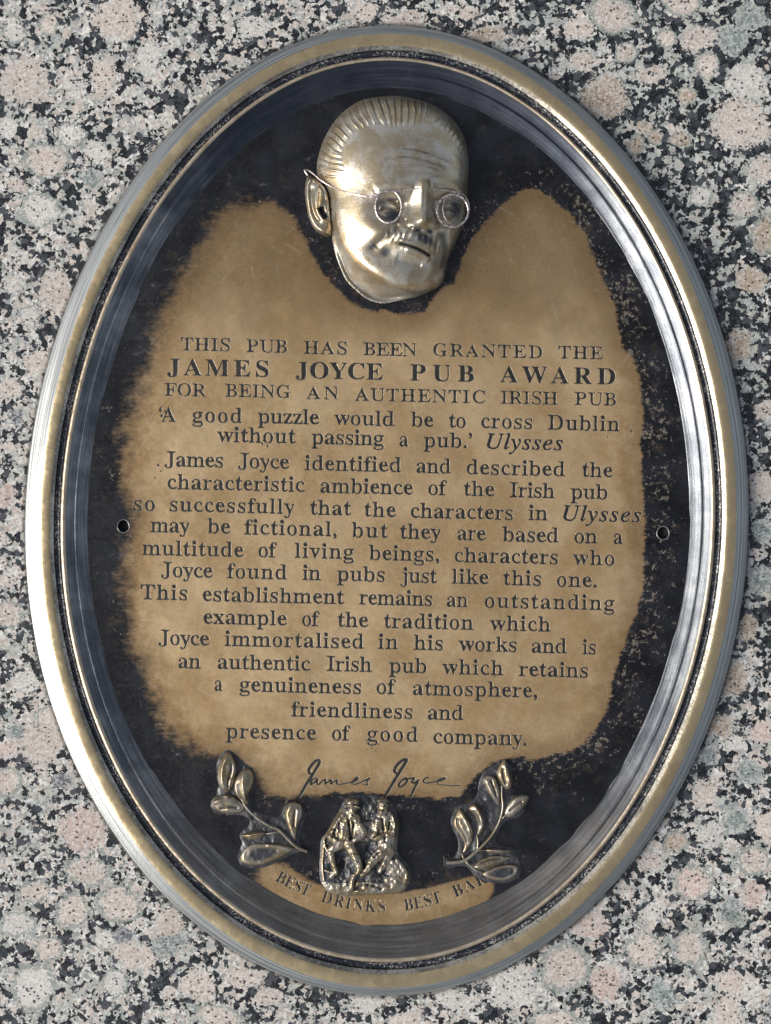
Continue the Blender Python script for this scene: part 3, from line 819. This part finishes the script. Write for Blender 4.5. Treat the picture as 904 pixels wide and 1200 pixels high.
def relief(name, outline, hmax, feat, mat, parent, step=0.8, zbase=PLATE - 0.3, power=0.5, dome=0.0):
    outline = np.asarray(outline, float)
    x0, y0 = outline.min(0) - 2 * step; x1, y1 = outline.max(0) + 2 * step
    X, Y = np.meshgrid(np.arange(x0, x1 + step, step), np.arange(y0, y1 + step, step))
    d = sdf(X, Y, outline)
    mask = d > 0
    u = poisson(mask); u /= u.max()
    h = hmax * np.power(u, power)
    hf, pat = feat(X, Y, u, d)
    fade = np.clip(d / 5.0, 0, 1)
    h = np.maximum(h + hf * fade, 0)
    h = np.where(mask, h, 0)
    if dome:                        # hollows of the relief made darker
        r = int(round(2.0 / step)); b_ = h.copy()
        for ax in (0, 1):
            b_ = sum(np.roll(b_, k_, ax) for k_ in range(-r, r + 1)) / (2 * r + 1)
        pat = np.maximum(pat, np.clip((b_ - h) * dome, 0, 0.9) * (d > 1.5))
    # border vertices: snap to the outline
    near = (~mask) & (d > -1.5 * step)
    gy_, gx_ = np.gradient(d, step)
    g = np.maximum(np.hypot(gx_, gy_), 1e-3)
    Xs = np.where(near, X - d * gx_ / g, X); Ys = np.where(near, Y - d * gy_ / g, Y)
    okv = mask | near
    idx = -np.ones(X.shape, int); 
    q = okv[:-1, :-1] & okv[1:, :-1] & okv[1:, 1:] & okv[:-1, 1:]
    vid = np.arange(X.size).reshape(X.shape)
    F = np.stack([vid[:-1, :-1][q], vid[1:, :-1][q], vid[1:, 1:][q], vid[:-1, 1:][q]], -1)
    us = np.unique(F); rm = -np.ones(X.size, int); rm[us] = np.arange(len(us))
    V = Wa(Xs.ravel()[us], Ys.ravel()[us], zbase + h.ravel()[us])
    return mesh_np(name, V, rm[F], mat, parent, attrs={'patina_shade': np.clip(pat, 0, 1).ravel()[us]}), (X, Y, h + zbase)

def mat_relief(name, base=(0.44, 0.37, 0.26), pale=(0.55, 0.53, 0.50), rough=0.29, metal=0.7):
    t = NT(name)
    p = t.attr('patina_shade')
    n = t.noise(0.05, 4, 0.6); f = t.noise(0.4, 4, 0.7)
    col = t.mix(t.ramp(n, 0.40, 0.64), base, pale)
    k = t.ramp(t.m('ADD', p, t.m('MULTIPLY', t.m('SUBTRACT', f, 0.5), 0.6)), 0.22, 0.95)
    col = t.mix(k, col, (0.02, 0.022, 0.027))
    b = t.bump(t.noise(0.09, 3, 0.6), 0.35, 1.2)
    b = t.bump(f, 0.3, 0.35, b)
    return t.set(col=col, metal=t.mixf(k, metal, 0.1), rough=t.mixf(k, t.ramp(f, 0.3, 0.7, rough - 0.05, rough + 0.08), 0.4), normal=b)

m_ground = mat_relief('blackened_ground', base=(0.035, 0.033, 0.033), pale=(0.09, 0.088, 0.085), rough=0.34, metal=0.5)
class Feat:
    """height and patina features drawn in the coordinates of an enlarged detail"""
    def __init__(s, X, Y, ox, oy, k):
        s.u = (X - ox) * k; s.v = (Y - oy) * k; s.h = np.zeros(X.shape); s.p = np.zeros(X.shape)
    def g(s, u0, v0, su, sv, amp, rot=0.0, pat=0.0):
        c, n = math.cos(rot), math.sin(rot)
        du, dv = s.u - u0, s.v - v0
        e = np.exp(-0.5 * (((du * c + dv * n) / su) ** 2 + ((-du * n + dv * c) / sv) ** 2))
        s.h += amp * e; s.p = np.maximum(s.p, pat * e)
    def s(s, pts, w, amp, pat=0.0, taper=True):
        p = catmull(pts, 5, closed=False) if len(pts) > 2 else np.array(pts, float)
        d, t = seg_dist(s.u, s.v, p, closed=False)
        tp = np.clip(np.sin(np.pi * np.clip(t, 0.02, 0.98)) * 3, 0.25, 1) if taper else 1
        e = np.exp(-0.5 * (d / w) ** 2) * tp
        s.h += amp * e; s.p = np.maximum(s.p, pat * e)

HO = (330, 90, 3.616)
def hp(l): return [(HO[0] + a / HO[2], HO[1] + b / HO[2]) for a, b in l]
HEAD = catmull(hp([(450,82),(380,90),(320,108),(245,165),(190,245),(158,330),(150,400),(170,440),(195,480),(208,560),(212,660),(225,740),(245,800),(272,858),(312,902),(368,945),(430,961),(500,950),(570,934),(625,915),(668,890),(692,850),(702,785),(735,715),(762,650),(775,600),(786,540),(788,470),(794,390),(790,320),(772,252),(735,190),(672,135),(600,102),(520,84)]), 4)
HAIRLINE = [(150,470),(175,455),(235,430),(262,400),(250,350),(255,300),(290,250),(340,215),(400,200),(470,205),(540,210),(610,208),(670,222),(720,250),(760,300),(800,360)]
hair_poly = HAIRLINE + [(860, 300), (800, 60), (450, 20), (100, 60), (60, 400)]

def head_feat(X, Y, u, d):
    f = Feat(X, Y, *HO)
    U, V_ = f.u, f.v
    # hair
    hs = sdf(U, V_, catmull(hair_poly, 4))
    hm = np.clip(hs / 26 + 0.3, 0, 1)
    cu, cv_ = 515, 480
    r = np.hypot(U - cu, V_ - cv_); th = np.arctan2(V_ - cv_, U - cu)
    phase = th * 74 + 1.1 * np.sin(r / 38.0) + 5 * vnoise(U / 60, V_ / 60, 2) + 0.010 * (r - 260)
    st = np.sin(phase) * 0.75 + 0.35 * np.sin(phase * 2.1 + r / 40)
    f.h += hm * (1.3 + 1.15 * st * (0.6 + 0.8 * (vnoise(U / 50, V_ / 50, 6) + 0.5)))
    f.p = np.maximum(f.p, hm * np.clip(-st, 0, 1) * 0.40)
    # forehead, brows
    f.g(470, 310, 130, 80, 2.0)
    for pts, a in (([(505,305),(560,308),(610,322),(740,372)], 1.0), ([(430,352),(500,340),(560,342),(640,366),(730,404)], 1.0), ([(440,378),(560,372),(640,388),(700,412)], 0.8), ([(430,402),(520,398),(600,405),(690,432)], 0.7), ([(470,425),(560,420),(650,436)], 0.5)):
        f.s(pts, 9, -1.5 * a, 0.72 * a)
    wr = 0.75 + 0.5 * np.clip(vnoise(U / 26, V_ / 9, 9) + 0.35, 0, 1); f.p *= wr
    f.s([(395,490),(450,462),(520,458),(565,470)], 17, 3.0)
    f.s([(640,468),(700,458),(745,468),(778,500)], 15, 3.0)
    f.g(600, 440, 26, 34, 1.8)
    f.s([(630,418),(634,462)], 5, -1.2, 0.3)
    f.s([(585,425),(580,462)], 6, -0.9, 0.2)
    # sockets and eyes
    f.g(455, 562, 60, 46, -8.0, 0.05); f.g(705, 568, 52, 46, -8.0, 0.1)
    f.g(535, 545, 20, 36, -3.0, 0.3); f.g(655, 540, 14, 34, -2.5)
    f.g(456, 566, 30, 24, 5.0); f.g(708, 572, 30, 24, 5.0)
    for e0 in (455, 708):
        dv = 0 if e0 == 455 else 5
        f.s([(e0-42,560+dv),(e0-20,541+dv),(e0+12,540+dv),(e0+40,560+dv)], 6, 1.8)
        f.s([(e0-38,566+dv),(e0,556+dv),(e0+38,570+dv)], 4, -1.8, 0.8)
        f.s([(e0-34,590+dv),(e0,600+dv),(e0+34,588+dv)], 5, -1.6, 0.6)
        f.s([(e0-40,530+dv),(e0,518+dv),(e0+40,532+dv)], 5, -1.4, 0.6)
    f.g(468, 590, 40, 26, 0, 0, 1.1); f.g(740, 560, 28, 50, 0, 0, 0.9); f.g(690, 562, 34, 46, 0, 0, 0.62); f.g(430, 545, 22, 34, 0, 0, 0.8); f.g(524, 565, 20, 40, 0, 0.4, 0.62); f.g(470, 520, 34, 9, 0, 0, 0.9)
    # nose
    f.s([(603,462),(600,510),(602,560),(606,600)], 20, 6.5, taper=False)
    f.g(603, 606, 32, 27, 8.5); f.g(552, 628, 24, 17, 5.0, -0.2); f.g(645, 632, 14, 15, 4.0)
    f.s([(524,600),(528,628),(560,645)], 6, -2.5, 0.5)
    f.s([(520,520),(505,580),(490,615)], 10, -2.6, 0.45)
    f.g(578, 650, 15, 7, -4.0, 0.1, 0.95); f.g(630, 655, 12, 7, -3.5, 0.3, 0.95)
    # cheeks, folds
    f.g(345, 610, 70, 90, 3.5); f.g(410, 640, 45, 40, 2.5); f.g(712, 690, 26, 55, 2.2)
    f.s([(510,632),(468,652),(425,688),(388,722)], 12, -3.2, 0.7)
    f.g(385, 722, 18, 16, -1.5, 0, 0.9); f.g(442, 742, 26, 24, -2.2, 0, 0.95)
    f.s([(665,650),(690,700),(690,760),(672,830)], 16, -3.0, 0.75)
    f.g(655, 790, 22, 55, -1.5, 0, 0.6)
    # muzzle, moustache, mouth
    f.g(555, 705, 85, 45, 5.5, 0.3)
    mo = [(462,672),(500,662),(545,664),(590,672),(630,690),(652,720)]
    f.s(mo, 16, 3.0, 0.0)
    sw = np.sin((U + 0.25 * V_) / 4.2 + 3 * vnoise(U / 30, V_ / 30, 8))
    dm, _ = seg_dist(U, V_, mo, closed=False)
    mm = np.exp(-0.5 * (dm / 17) ** 2)
    f.h += mm * 0.7 * sw
    f.p = np.maximum(f.p, mm * (0.38 + 0.18 * sw) * np.clip((U - 450) / 140, 0, 1) * 1.35)
    f.g(606, 686, 40, 17, 0, 0.5, 1.15); f.g(500, 664, 40, 10, 0, -0.1, 0.6); f.s([(498,640),(470,662),(430,690)], 10, 0, 0.75)
    f.s([(490,704),(530,712),(572,726),(612,748),(636,764)], 4, -3.4, 1.2)
    f.s([(492,692),(545,700),(600,722),(640,752)], 7, 1.8)
    f.s([(520,728),(565,742),(605,762),(630,784)], 9, 3.2)
    f.s([(480,770),(540,788),(600,806)], 14, -3.0, 0.25)
    f.g(480, 800, 34, 20, -0.5, 0.2, 0.45)
    # chin and jaw
    f.g(575, 862, 62, 34, 6.0, 0.15); f.g(470, 820, 60, 40, 2.0)
    f.s([(225,500),(238,600),(272,700),(330,775),(410,835),(500,880),(585,900)], 30, 4.0)
    jaw = catmull([(215,480),(238,600),(272,700),(330,775),(410,835),(500,880),(585,905),(680,900)], 5, closed=False)
    dj, _ = seg_dist(U, V_, jaw, closed=False)
    below = inside(U, V_, np.concatenate([jaw, [(760, 1000), (300, 1100), (100, 900), (150, 480)]]))
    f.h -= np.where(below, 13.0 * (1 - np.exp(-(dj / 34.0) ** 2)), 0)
    f.p = np.maximum(f.p, np.where(below, 0.52 * (1 - np.exp(-(dj / 20.0) ** 2)), 0))  # shade under the jaw painted in together with the patina
    f.g(300, 470, 60, 40, -1.8)
    f.g(640, 870, 20, 24, -1.0, 0, 0.4)
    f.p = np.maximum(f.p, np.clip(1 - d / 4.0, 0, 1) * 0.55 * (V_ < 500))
    return f.h, f.p
m_head = mat_relief('pale_worn_brass', base=(0.33, 0.27, 0.18), pale=(0.43, 0.40, 0.34), metal=0.8)
head, (HX, HY, HZ) = relief('portrait_head', HEAD, 50.0, head_feat, m_head, plaque, step=0.7, power=0.60)

def hz(u, v):
    x = HO[0] + u / HO[2]; y = HO[1] + v / HO[2]
    j = int(round((x - HX[0, 0]) / 0.7)); i = int(round((y - HY[0, 0]) / 0.7))
    if 0 <= i < HZ.shape[0] and 0 <= j < HZ.shape[1]: return HZ[i, j]
    return PLATE

EO = (350, 180, 9.04)
EAR = catmull([(EO[0] + a / EO[2], EO[1] + b / EO[2]) for a, b in [(95,250),(72,350),(72,450),(85,560),(110,680),(160,790),(230,850),(300,880),(350,865),(365,780),(345,640),(335,520),(320,430),(280,350),(220,285),(150,245)]], 4)
def ear_feat(X, Y, u, d):
    f = Feat(X, Y, *EO)
    f.s([(320,470),(290,370),(220,300),(140,262),(90,330),(88,470),(110,640),(180,780),(290,850)], 16, 5.0, taper=False)
    f.s([(130,330),(140,500),(170,640),(230,730)], 22, -4.5, 0.35)
    f.s([(200,350),(190,470),(190,560),(230,660),(300,740)], 16, 4.0)
    f.s([(225,560),(250,630),(300,690)], 24, -8.0, 1.0)
    f.g(260, 500, 30, 70, -3); f.g(275, 750, 26, 26, -1.5, 0, 0.55); f.g(250, 810, 60, 40, 2.5)
    return f.h, f.p
relief('ear', EAR, 15.0, ear_feat, m_head, head, step=0.6, power=0.5)

def tube(name, pts3, rad, mat, parent, n=8, closed=False):
    """pts3: (px, py, z) photo coords; rad in px (scalar or list)"""
    P = np.array([W(*p) for p in pts3]); N = len(P)
    R = np.broadcast_to(np.asarray(rad, float), (N,)) * S
    V = []
    for i in range(N):
        if closed: t = P[(i + 1) % N] - P[i - 1]
        else: t = P[min(i + 1, N - 1)] - P[max(i - 1, 0)]
        t = t / max(np.linalg.norm(t), 1e-12)
        up = np.array([0, 0, 1.0]); s_ = np.cross(t, up); s_ /= max(np.linalg.norm(s_), 1e-9); u_ = np.cross(s_, t)
        for k in range(n):
            a = 2 * math.pi * k / n
            V.append(P[i] + R[i] * (math.cos(a) * s_ + math.sin(a) * u_))
    F = []
    rng = range(N) if closed else range(N - 1)
    for i in rng:
        j = (i + 1) % N
        for k in range(n):
            F.append((i * n + k, i * n + (k + 1) % n, j * n + (k + 1) % n, j * n + k))
    return mesh_np(name, V, F, mat, parent)

t_ = NT('pinkish_worn_wire')
m_wire = t_.set(col=t_.mix(t_.ramp(t_.noise(0.35, 4, 0.7), 0.40, 0.62), (0.70, 0.60, 0.56), (0.22, 0.19, 0.18)), metal=0.85, rough=0.3, normal=t_.bump(t_.noise(0.5, 2), 0.4, 0.6))
GO = (430, 190, 6.954)
def gp(a, b, z): return (GO[0] + a / GO[2], GO[1] + b / GO[2], z)
def hzp(p): return hz((p[0] - HO[0]) * HO[2], (p[1] - HO[1]) * HO[2])
ZL = max(hz(455, 500), hz(430, 540), hz(480, 600)) + 1.5
ZR = max(hz(700, 500), hz(670, 560)) + 0.5
spect = bpy.data.objects.new('spectacles', None); COL.objects.link(spect); spect.parent = plaque
def lens_ring(cx_, cy_, rx, ry, z, tilt, rad):
    P = []
    for k in range(40):
        a = 2 * math.pi * k / 40
        P.append(gp(cx_ + rx * math.cos(a), cy_ + ry * math.sin(a), z + tilt * math.cos(a)))
    tube('lens_rim', P, rad, m_wire, spect, closed=True)
lens_ring(178, 362, 106, 134, ZL, 2.0, 1.3)
lens_ring(700, 396, 128, 132, ZR, -4.0, 1.4)
lens_ring(728, 380, 108, 138, ZR - 2.5, -4.0, 0.7)
br = []
for a, b in catmull([(0,285),(55,290),(95,262),(140,238),(230,234),(330,226),(420,217),(520,216),(620,226),(700,240),(760,262)], 4, closed=False):
    p = gp(a, b, 0); z = max(hzp(p) + 1.0, ZL * 0.5 + ZR * 0.5 - 3 if a > 60 else 0); br.append((p[0], p[1], min(z, hzp(p) + 7)))
zz = np.array([p[2] for p in br]); zz = np.convolve(np.pad(zz, 4, mode='edge'), np.ones(9) / 9, 'valid')
tube('bridge', [(p[0], p[1], z) for p, z in zip(br, zz)], 0.85, m_wire, spect)
ta = []
for a, b in catmull([(100,235),(80,205),(65,172),(110,180),(170,225),(240,285),(330,340),(430,385),(540,418),(650,440),(760,462),(830,430),(885,405)], 4, closed=False):
    x = EO[0] + a / EO[2]; y = EO[1] + b / EO[2]
    ta.append((x, y, max(hzp((x, y)) + 0.9, PLATE + 14 if a < 300 else 0)))
zz = np.array([p[2] for p in ta]); zz = np.convolve(np.pad(zz, 3, mode='edge'), np.ones(7) / 7, 'valid')
tube('temple_arm', [(p[0], p[1], z + 0.4) for p, z in zip(ta, zz)], 1.0, m_wire, spect)

# ---- the two seated figures at the foot
FO = (365, 920, 6.954)
FIG = catmull([(FO[0] + a / FO[2], FO[1] + b / FO[2]) for a, b in [(82,800),(65,690),(72,540),(80,440),(130,375),(175,290),(225,215),(262,135),(330,88),(420,78),(520,84),(600,92),(655,140),(692,220),(716,320),(708,440),(704,540),(765,620),(815,700),(805,790),(755,862),(630,886),(450,897),(290,902),(160,878)]], 3)
def fig_feat(X, Y, u, d):
    f = Feat(X, Y, *FO)
    f.p[:] = 0.72
    rough = vnoise(f.u / 40, f.v / 40, 3) * 2.0 + vnoise(f.u / 16, f.v / 16, 4) * 1.0
    f.h += rough
    f.g(470, 300, 60, 60, -1.0, 0, 0.2)
    def cap(pts, w, top, sq=1.0, pat=0.0):
        """a rounded limb standing proud of the ground; w half width, top height in px"""
        w = np.atleast_1d(w).astype(float) * 1.28
        p = catmull(pts, 5, closed=False) if len(pts) > 2 else np.array(pts, float)
        dd, t = seg_dist(f.u, f.v, p, closed=False)
        ww = np.interp(t, np.linspace(0, 1, len(w)), w)
        q = np.clip(1 - (dd / ww) ** 2, 0, 1)
        hh = (top - 3.0) * np.sqrt(q) + 0.5 * vnoise(f.u / 14, f.v / 14, 7)
        sm = 0.5 * (hh + f.h + np.sqrt((hh - f.h) ** 2 + 0.5)) 
        m = (q > 0) & (hh > f.h)
        f.h = np.where(q > 0, sm, f.h); f.p = np.where(m, pat + 0.25 * (1 - q), f.p)
    # ground, rock on the right, bench
    cap([(110, 830), (250, 850), (430, 850), (620, 850), (740, 820)], [34, 44, 50, 46, 30], 5.0)
    cap([(620, 640), (700, 700), (760, 770)], [40, 62, 40], 6.5, pat=0.1)
    cap([(700, 610), (760, 690), (790, 760)], [16, 22, 18], 8.0)
    cap([(640, 760), (690, 800)], 40, 6.5, pat=0.15)
    f.g(580, 720, 46, 40, -5, 0, 0.95); f.g(470, 500, 40, 50, -4, 0, 0.9); f.g(245, 640, 38, 90, -5, 0, 1.0); f.g(400, 640, 16, 60, -3, 0, 0.8)
    # chair of the left man
    cap([(112, 400), (95, 520), (88, 660), (100, 780)], 9, 6.0); cap([(105, 480), (150, 580), (215, 700)], 9, 6.5); cap([(90, 690), (190, 720)], 8, 5.0)
    cap([(300, 340), (450, 380), (600, 350)], [70, 64, 70], 6.0, pat=0.35)
    # left man
    cap([(285, 260), (270, 350), (265, 440)], [62, 78, 60], 8.5)
    cap([(360, 270), (385, 350), (420, 400)], [34, 34, 26], 8.0)
    cap([(250, 250), (185, 320), (150, 400), (200, 460), (255, 470)], [32, 34, 28, 24, 20], 10.0)
    cap([(400, 330), (430, 390), (370, 440), (310, 470)], [26, 24, 22, 18], 10.5)
    cap([(255, 480), (190, 510), (160, 545), (180, 640), (205, 720)], [34, 32, 28, 20, 15], 9.5)
    cap([(190, 715), (165, 745)], 18, 7.5)
    cap([(300, 480), (330, 530), (372, 610), (392, 690), (350, 740)], [36, 34, 30, 24, 18], 10.5)
    cap([(350, 740), (330, 800), (330, 840)], [17, 19, 22], 9.0)
    cap([(335, 230), (337, 205)], [38, 36], 11.0); cap([(280, 170), (330, 166), (392, 184)], [12, 15, 10], 13.0); cap([(315, 140), (362, 142)], 27, 12.5)
    f.s([(368, 205), (372, 240)], 10, -2.5, 0.7); f.g(348, 205, 7, 7, -1.5, 0, 0.6); f.s([(330, 245), (352, 250)], 5, -1.2, 0.6)
    f.s([(300, 270), (312, 350), (318, 450)], 6, -3.0, 0.8); f.s([(345, 290), (336, 380), (325, 450)], 6, -2.6, 0.75); f.s([(225, 290), (232, 390)], 6, -2.0, 0.6)
    f.s([(172, 350), (200, 370)], 5, -1.8, 0.5); f.s([(160, 420), (190, 420)], 5, -1.8, 0.5); f.s([(340, 560), (385, 560)], 5, -1.8, 0.5); f.s([(345, 620), (395, 625)], 5, -1.6, 0.5)
    # right man
    cap([(600, 260), (620, 340), (630, 440), (620, 520)], [52, 72, 76, 60], 8.0)
    cap([(670, 260), (695, 340), (660, 400), (590, 410), (525, 440)], [26, 28, 26, 22, 17], 10.5)
    cap([(545, 290), (530, 370), (500, 430)], [22, 22, 18], 8.5)
    cap([(620, 500), (560, 560), (500, 620), (460, 690)], [40, 36, 30, 22], 10.0)
    cap([(640, 560), (600, 640), (560, 700)], [26, 22, 18], 7.0)
    cap([(455, 690), (420, 730)], 20, 8.0)
    cap([(585, 215), (588, 165)], [34, 34], 11.5); cap([(555, 130), (590, 112), (630, 128)], [14, 22, 14], 12.0)
    f.g(572, 165, 7, 8, -1.6, 0, 0.6); f.g(604, 168, 7, 8, -1.6, 0, 0.6); f.s([(572, 205), (604, 208)], 5, -1.5, 0.7)
    f.s([(575, 265), (590, 380)], 7, -3.0, 0.8); f.s([(640, 290), (630, 370)], 6, -2.2, 0.6); f.s([(560, 540), (500, 600)], 6, -2.2, 0.6); f.s([(600, 400), (600, 470)], 7, -2.0, 0.5)
    f.s([(330, 870), (450, 810), (600, 860)], 8, -2.0, 0.6); f.s([(380, 830), (480, 800), (560, 830)], 7, 1.5)
    n2 = vnoise(f.u / 26, f.v / 26, 11) * 2.0 + vnoise(f.u / 10, f.v / 10, 12) * 0.5
    f.h += n2; f.p = np.clip(f.p + 0.18 - n2 * 0.25, 0, 1)
    f.h += 0.0
    return f.h, f.p
m_small = mat_relief('grey_worn_brass', base=(0.21, 0.165, 0.10), pale=(0.29, 0.26, 0.215), rough=0.30, metal=0.75)
fg, _ = relief('seated_figures', FIG, 5.0, fig_feat, m_small, plaque, step=0.5, power=0.5, dome=1.3)
fg['label'] = 'small raised group of two men seated side by side'

# ---- laurel sprigs
def mound(parent, pts, ox, oy, k):
    out = catmull([(ox + a / k, oy + b / k) for a, b in pts], 4)
    def ff(X, Y, u, d):
        f = Feat(X, Y, ox, oy, k)
        n = vnoise(f.u / 45, f.v / 45, 5) * 1.6 + vnoise(f.u / 18, f.v / 18, 6) * 0.8
        return n, 0.62 - n * 0.3 + 0.2 * np.clip(1 - d / 3, 0, 1)
    return relief('raised_ground', out, 2.6, ff, m_ground, parent, step=0.8, power=0.6)

def leaf(parent, pts, ox, oy, k, ridge, hmax=6.5, cup=0.0, groove=None):
    out = catmull([(ox + a / k, oy + b / k) for a, b in pts], 3)
    def ff(X, Y, u, d):
        f = Feat(X, Y, ox, oy, k)
        if ridge: f.s(ridge, 13, 2.6, taper=False)
        if groove: f.s(groove, 8, -2.4, 0.8)
        if cup:
            f.h -= cup * np.clip((u - 0.3) / 0.7, 0, 1) * 1.0
            f.p = np.maximum(f.p, np.clip((u - 0.35) * 1.8, 0, 0.9))
        f.h += 0.8 * vnoise(f.u / 30, f.v / 30, 5)
        return f.h, f.p
    return relief('leaf', out, hmax + 3.0, ff, m_small, parent, step=0.55, power=0.5, dome=0.8)

def sprig_root(label):
    e_ = bpy.data.objects.new('laurel_sprig', None); COL.objects.link(e_); e_.parent = plaque; e_['label'] = label
    return e_
def stem(parent, pts, ox, oy, k, r0, r1, z=PLATE + 3.6):
    p = catmull(pts, 5, closed=False); n = len(p)
    tube('stem', [(ox + a / k, oy + b / k, z + 1.6 * math.sin(math.pi * i / (n - 1))) for i, (a, b) in enumerate(p)], np.linspace(r0, r1, n), m_small, parent)
k = 6.954
SL = sprig_root('left laurel sprig'); o1 = (235, 870, k)
mound(SL, [(232,62),(170,95),(128,190),(118,300),(128,390),(78,440),(70,520),(110,590),(220,610),(330,600),(400,650),(330,720),(305,770),(340,820),(300,900),(310,990),(400,1030),(540,1015),(680,950),(800,900),(880,905),(830,840),(810,790),(830,700),(860,590),(845,500),(770,462),(690,500),(640,600),(560,590),(470,560),(420,470),(462,340),(450,230),(390,180),(300,110)], *o1)
leaf(SL, [(238,78),(195,98),(152,175),(138,280),(160,365),(228,412),(268,345),(300,245),(282,150)], *o1, [(215,110),(180,200),(170,300),(185,370)], 7, groove=[(255,150),(250,240),(225,330),(228,390)])
leaf(SL, [(370,208),(312,250),(272,320),(280,415),(325,480),(388,520),(400,430),(442,330),(430,240)], *o1, [(360,225),(345,330),(365,460)], 9, groove=[(300,330),(310,410),(345,480)])
leaf(SL, [(88,490),(118,442),(200,424),(275,440),(372,540),(290,584),(190,580),(120,548)], *o1, [(110,490),(180,465),(270,452)], 6.5, groove=[(150,545),(230,525),(320,535)])
leaf(SL, [(806,495),(765,480),(720,495),(688,555),(698,650),(765,805),(785,760),(800,680),(838,590),(832,520)], *o1, [(740,500),(700,580),(715,680),(760,790)], 5.5, groove=[(775,540),(765,620),(762,700)])
leaf(SL, [(332,760),(400,730),(490,714),(548,742),(480,788),(400,792)], *o1, [(360,765),(450,745),(530,745)], 5)
leaf(SL, [(326,930),(345,985),(420,1006),(520,996),(640,945),(772,872),(700,830),(560,818),(440,822),(362,865)], *o1, [(560,832),(660,850),(770,872)], 5.5, cup=3.5)
stem(SL, [(296,330),(310,400),(350,490),(400,560),(470,620),(560,680),(640,715),(740,815),(800,860),(870,890)], *o1, 1.0, 1.9)
stem(SL, [(270,450),(330,500),(400,556)], *o1, 1.0, 1.4)
stem(SL, [(540,745),(600,735),(650,728)], *o1, 0.9, 1.3)
SR = sprig_root('right laurel sprig'); o2 = (510, 875, k)
mound(SR, [(560,80),(480,150),(400,200),(360,280),(340,400),(270,460),(190,480),(140,560),(128,650),(180,740),(190,830),(150,900),(70,915),(90,985),(250,975),(330,1060),(460,1108),(600,1108),(690,1060),(700,980),(650,840),(520,800),(500,740),(580,610),(700,570),(770,490),(795,390),(700,365),(620,385),(655,300),(635,180)], *o2)
leaf(SR, [(560,100),(512,175),(500,240),(540,312),(580,352),(625,335),(638,275),(612,190),(588,130)], *o2, [(575,150),(605,220),(622,310)], 7, groove=[(550,170),(560,240),(580,320)])
leaf(SR, [(430,228),(392,272),(418,345),(470,430),(522,482),(532,400),(526,330),(490,252)], *o2, [(405,275),(430,350),(480,430)], 6.5, groove=[(450,260),(480,340),(510,430)])
leaf(SR, [(325,460),(268,508),(318,560),(345,640),(336,735),(392,690),(412,620),(392,540)], *o2, [(330,480),(375,560),(395,650)], 6.5, groove=[(300,515),(340,570),(362,650)])
leaf(SR, [(205,500),(163,560),(148,640),(200,720),(240,800),(218,885),(300,795),(318,700),(290,610)], *o2, [(215,520),(270,620),(300,720)], 7, groove=[(185,560),(185,640),(240,730),(262,800)])
leaf(SR, [(772,402),(700,388),(632,420),(582,480),(558,560),(600,582),(680,542),(742,480)], *o2, [(640,430),(700,405),(765,405)], 6, groove=[(600,530),(660,480),(720,440)])
leaf(SR, [(400,842),(470,826),(560,832),(636,850),(560,872),(450,868)], *o2, [(410,845),(520,842),(630,850)], 4.5)
leaf(SR, [(298,985),(360,925),(440,890),(530,885),(620,905),(560,945),(470,985),(370,1010)], *o2, [(310,990),(400,985),(490,955)], 5, groove=[(360,950),(450,920),(560,905)])
leaf(SR, [(380,1040),(440,1000),(540,965),(650,960),(682,1000),(655,1055),(570,1092),(470,1085)], *o2, None, 4.5, cup=3.0)
stem(SR, [(90,945),(170,942),(245,925),(345,848),(450,740),(520,620),(552,500),(545,400),(545,320)], *o2, 2.4, 0.9)
stem(SR, [(545,590),(575,560),(640,500)], *o2, 1.0, 0.6)
for q_ in ([(340,720),(350,780),(345,848)], [(220,870),(228,900),(248,922)], [(410,845),(370,845),(340,855)], [(310,985),(275,960),(245,928)], [(400,1035),(330,1005),(262,950)]):
    stem(SR, q_, *o2, 0.8, 1.3)
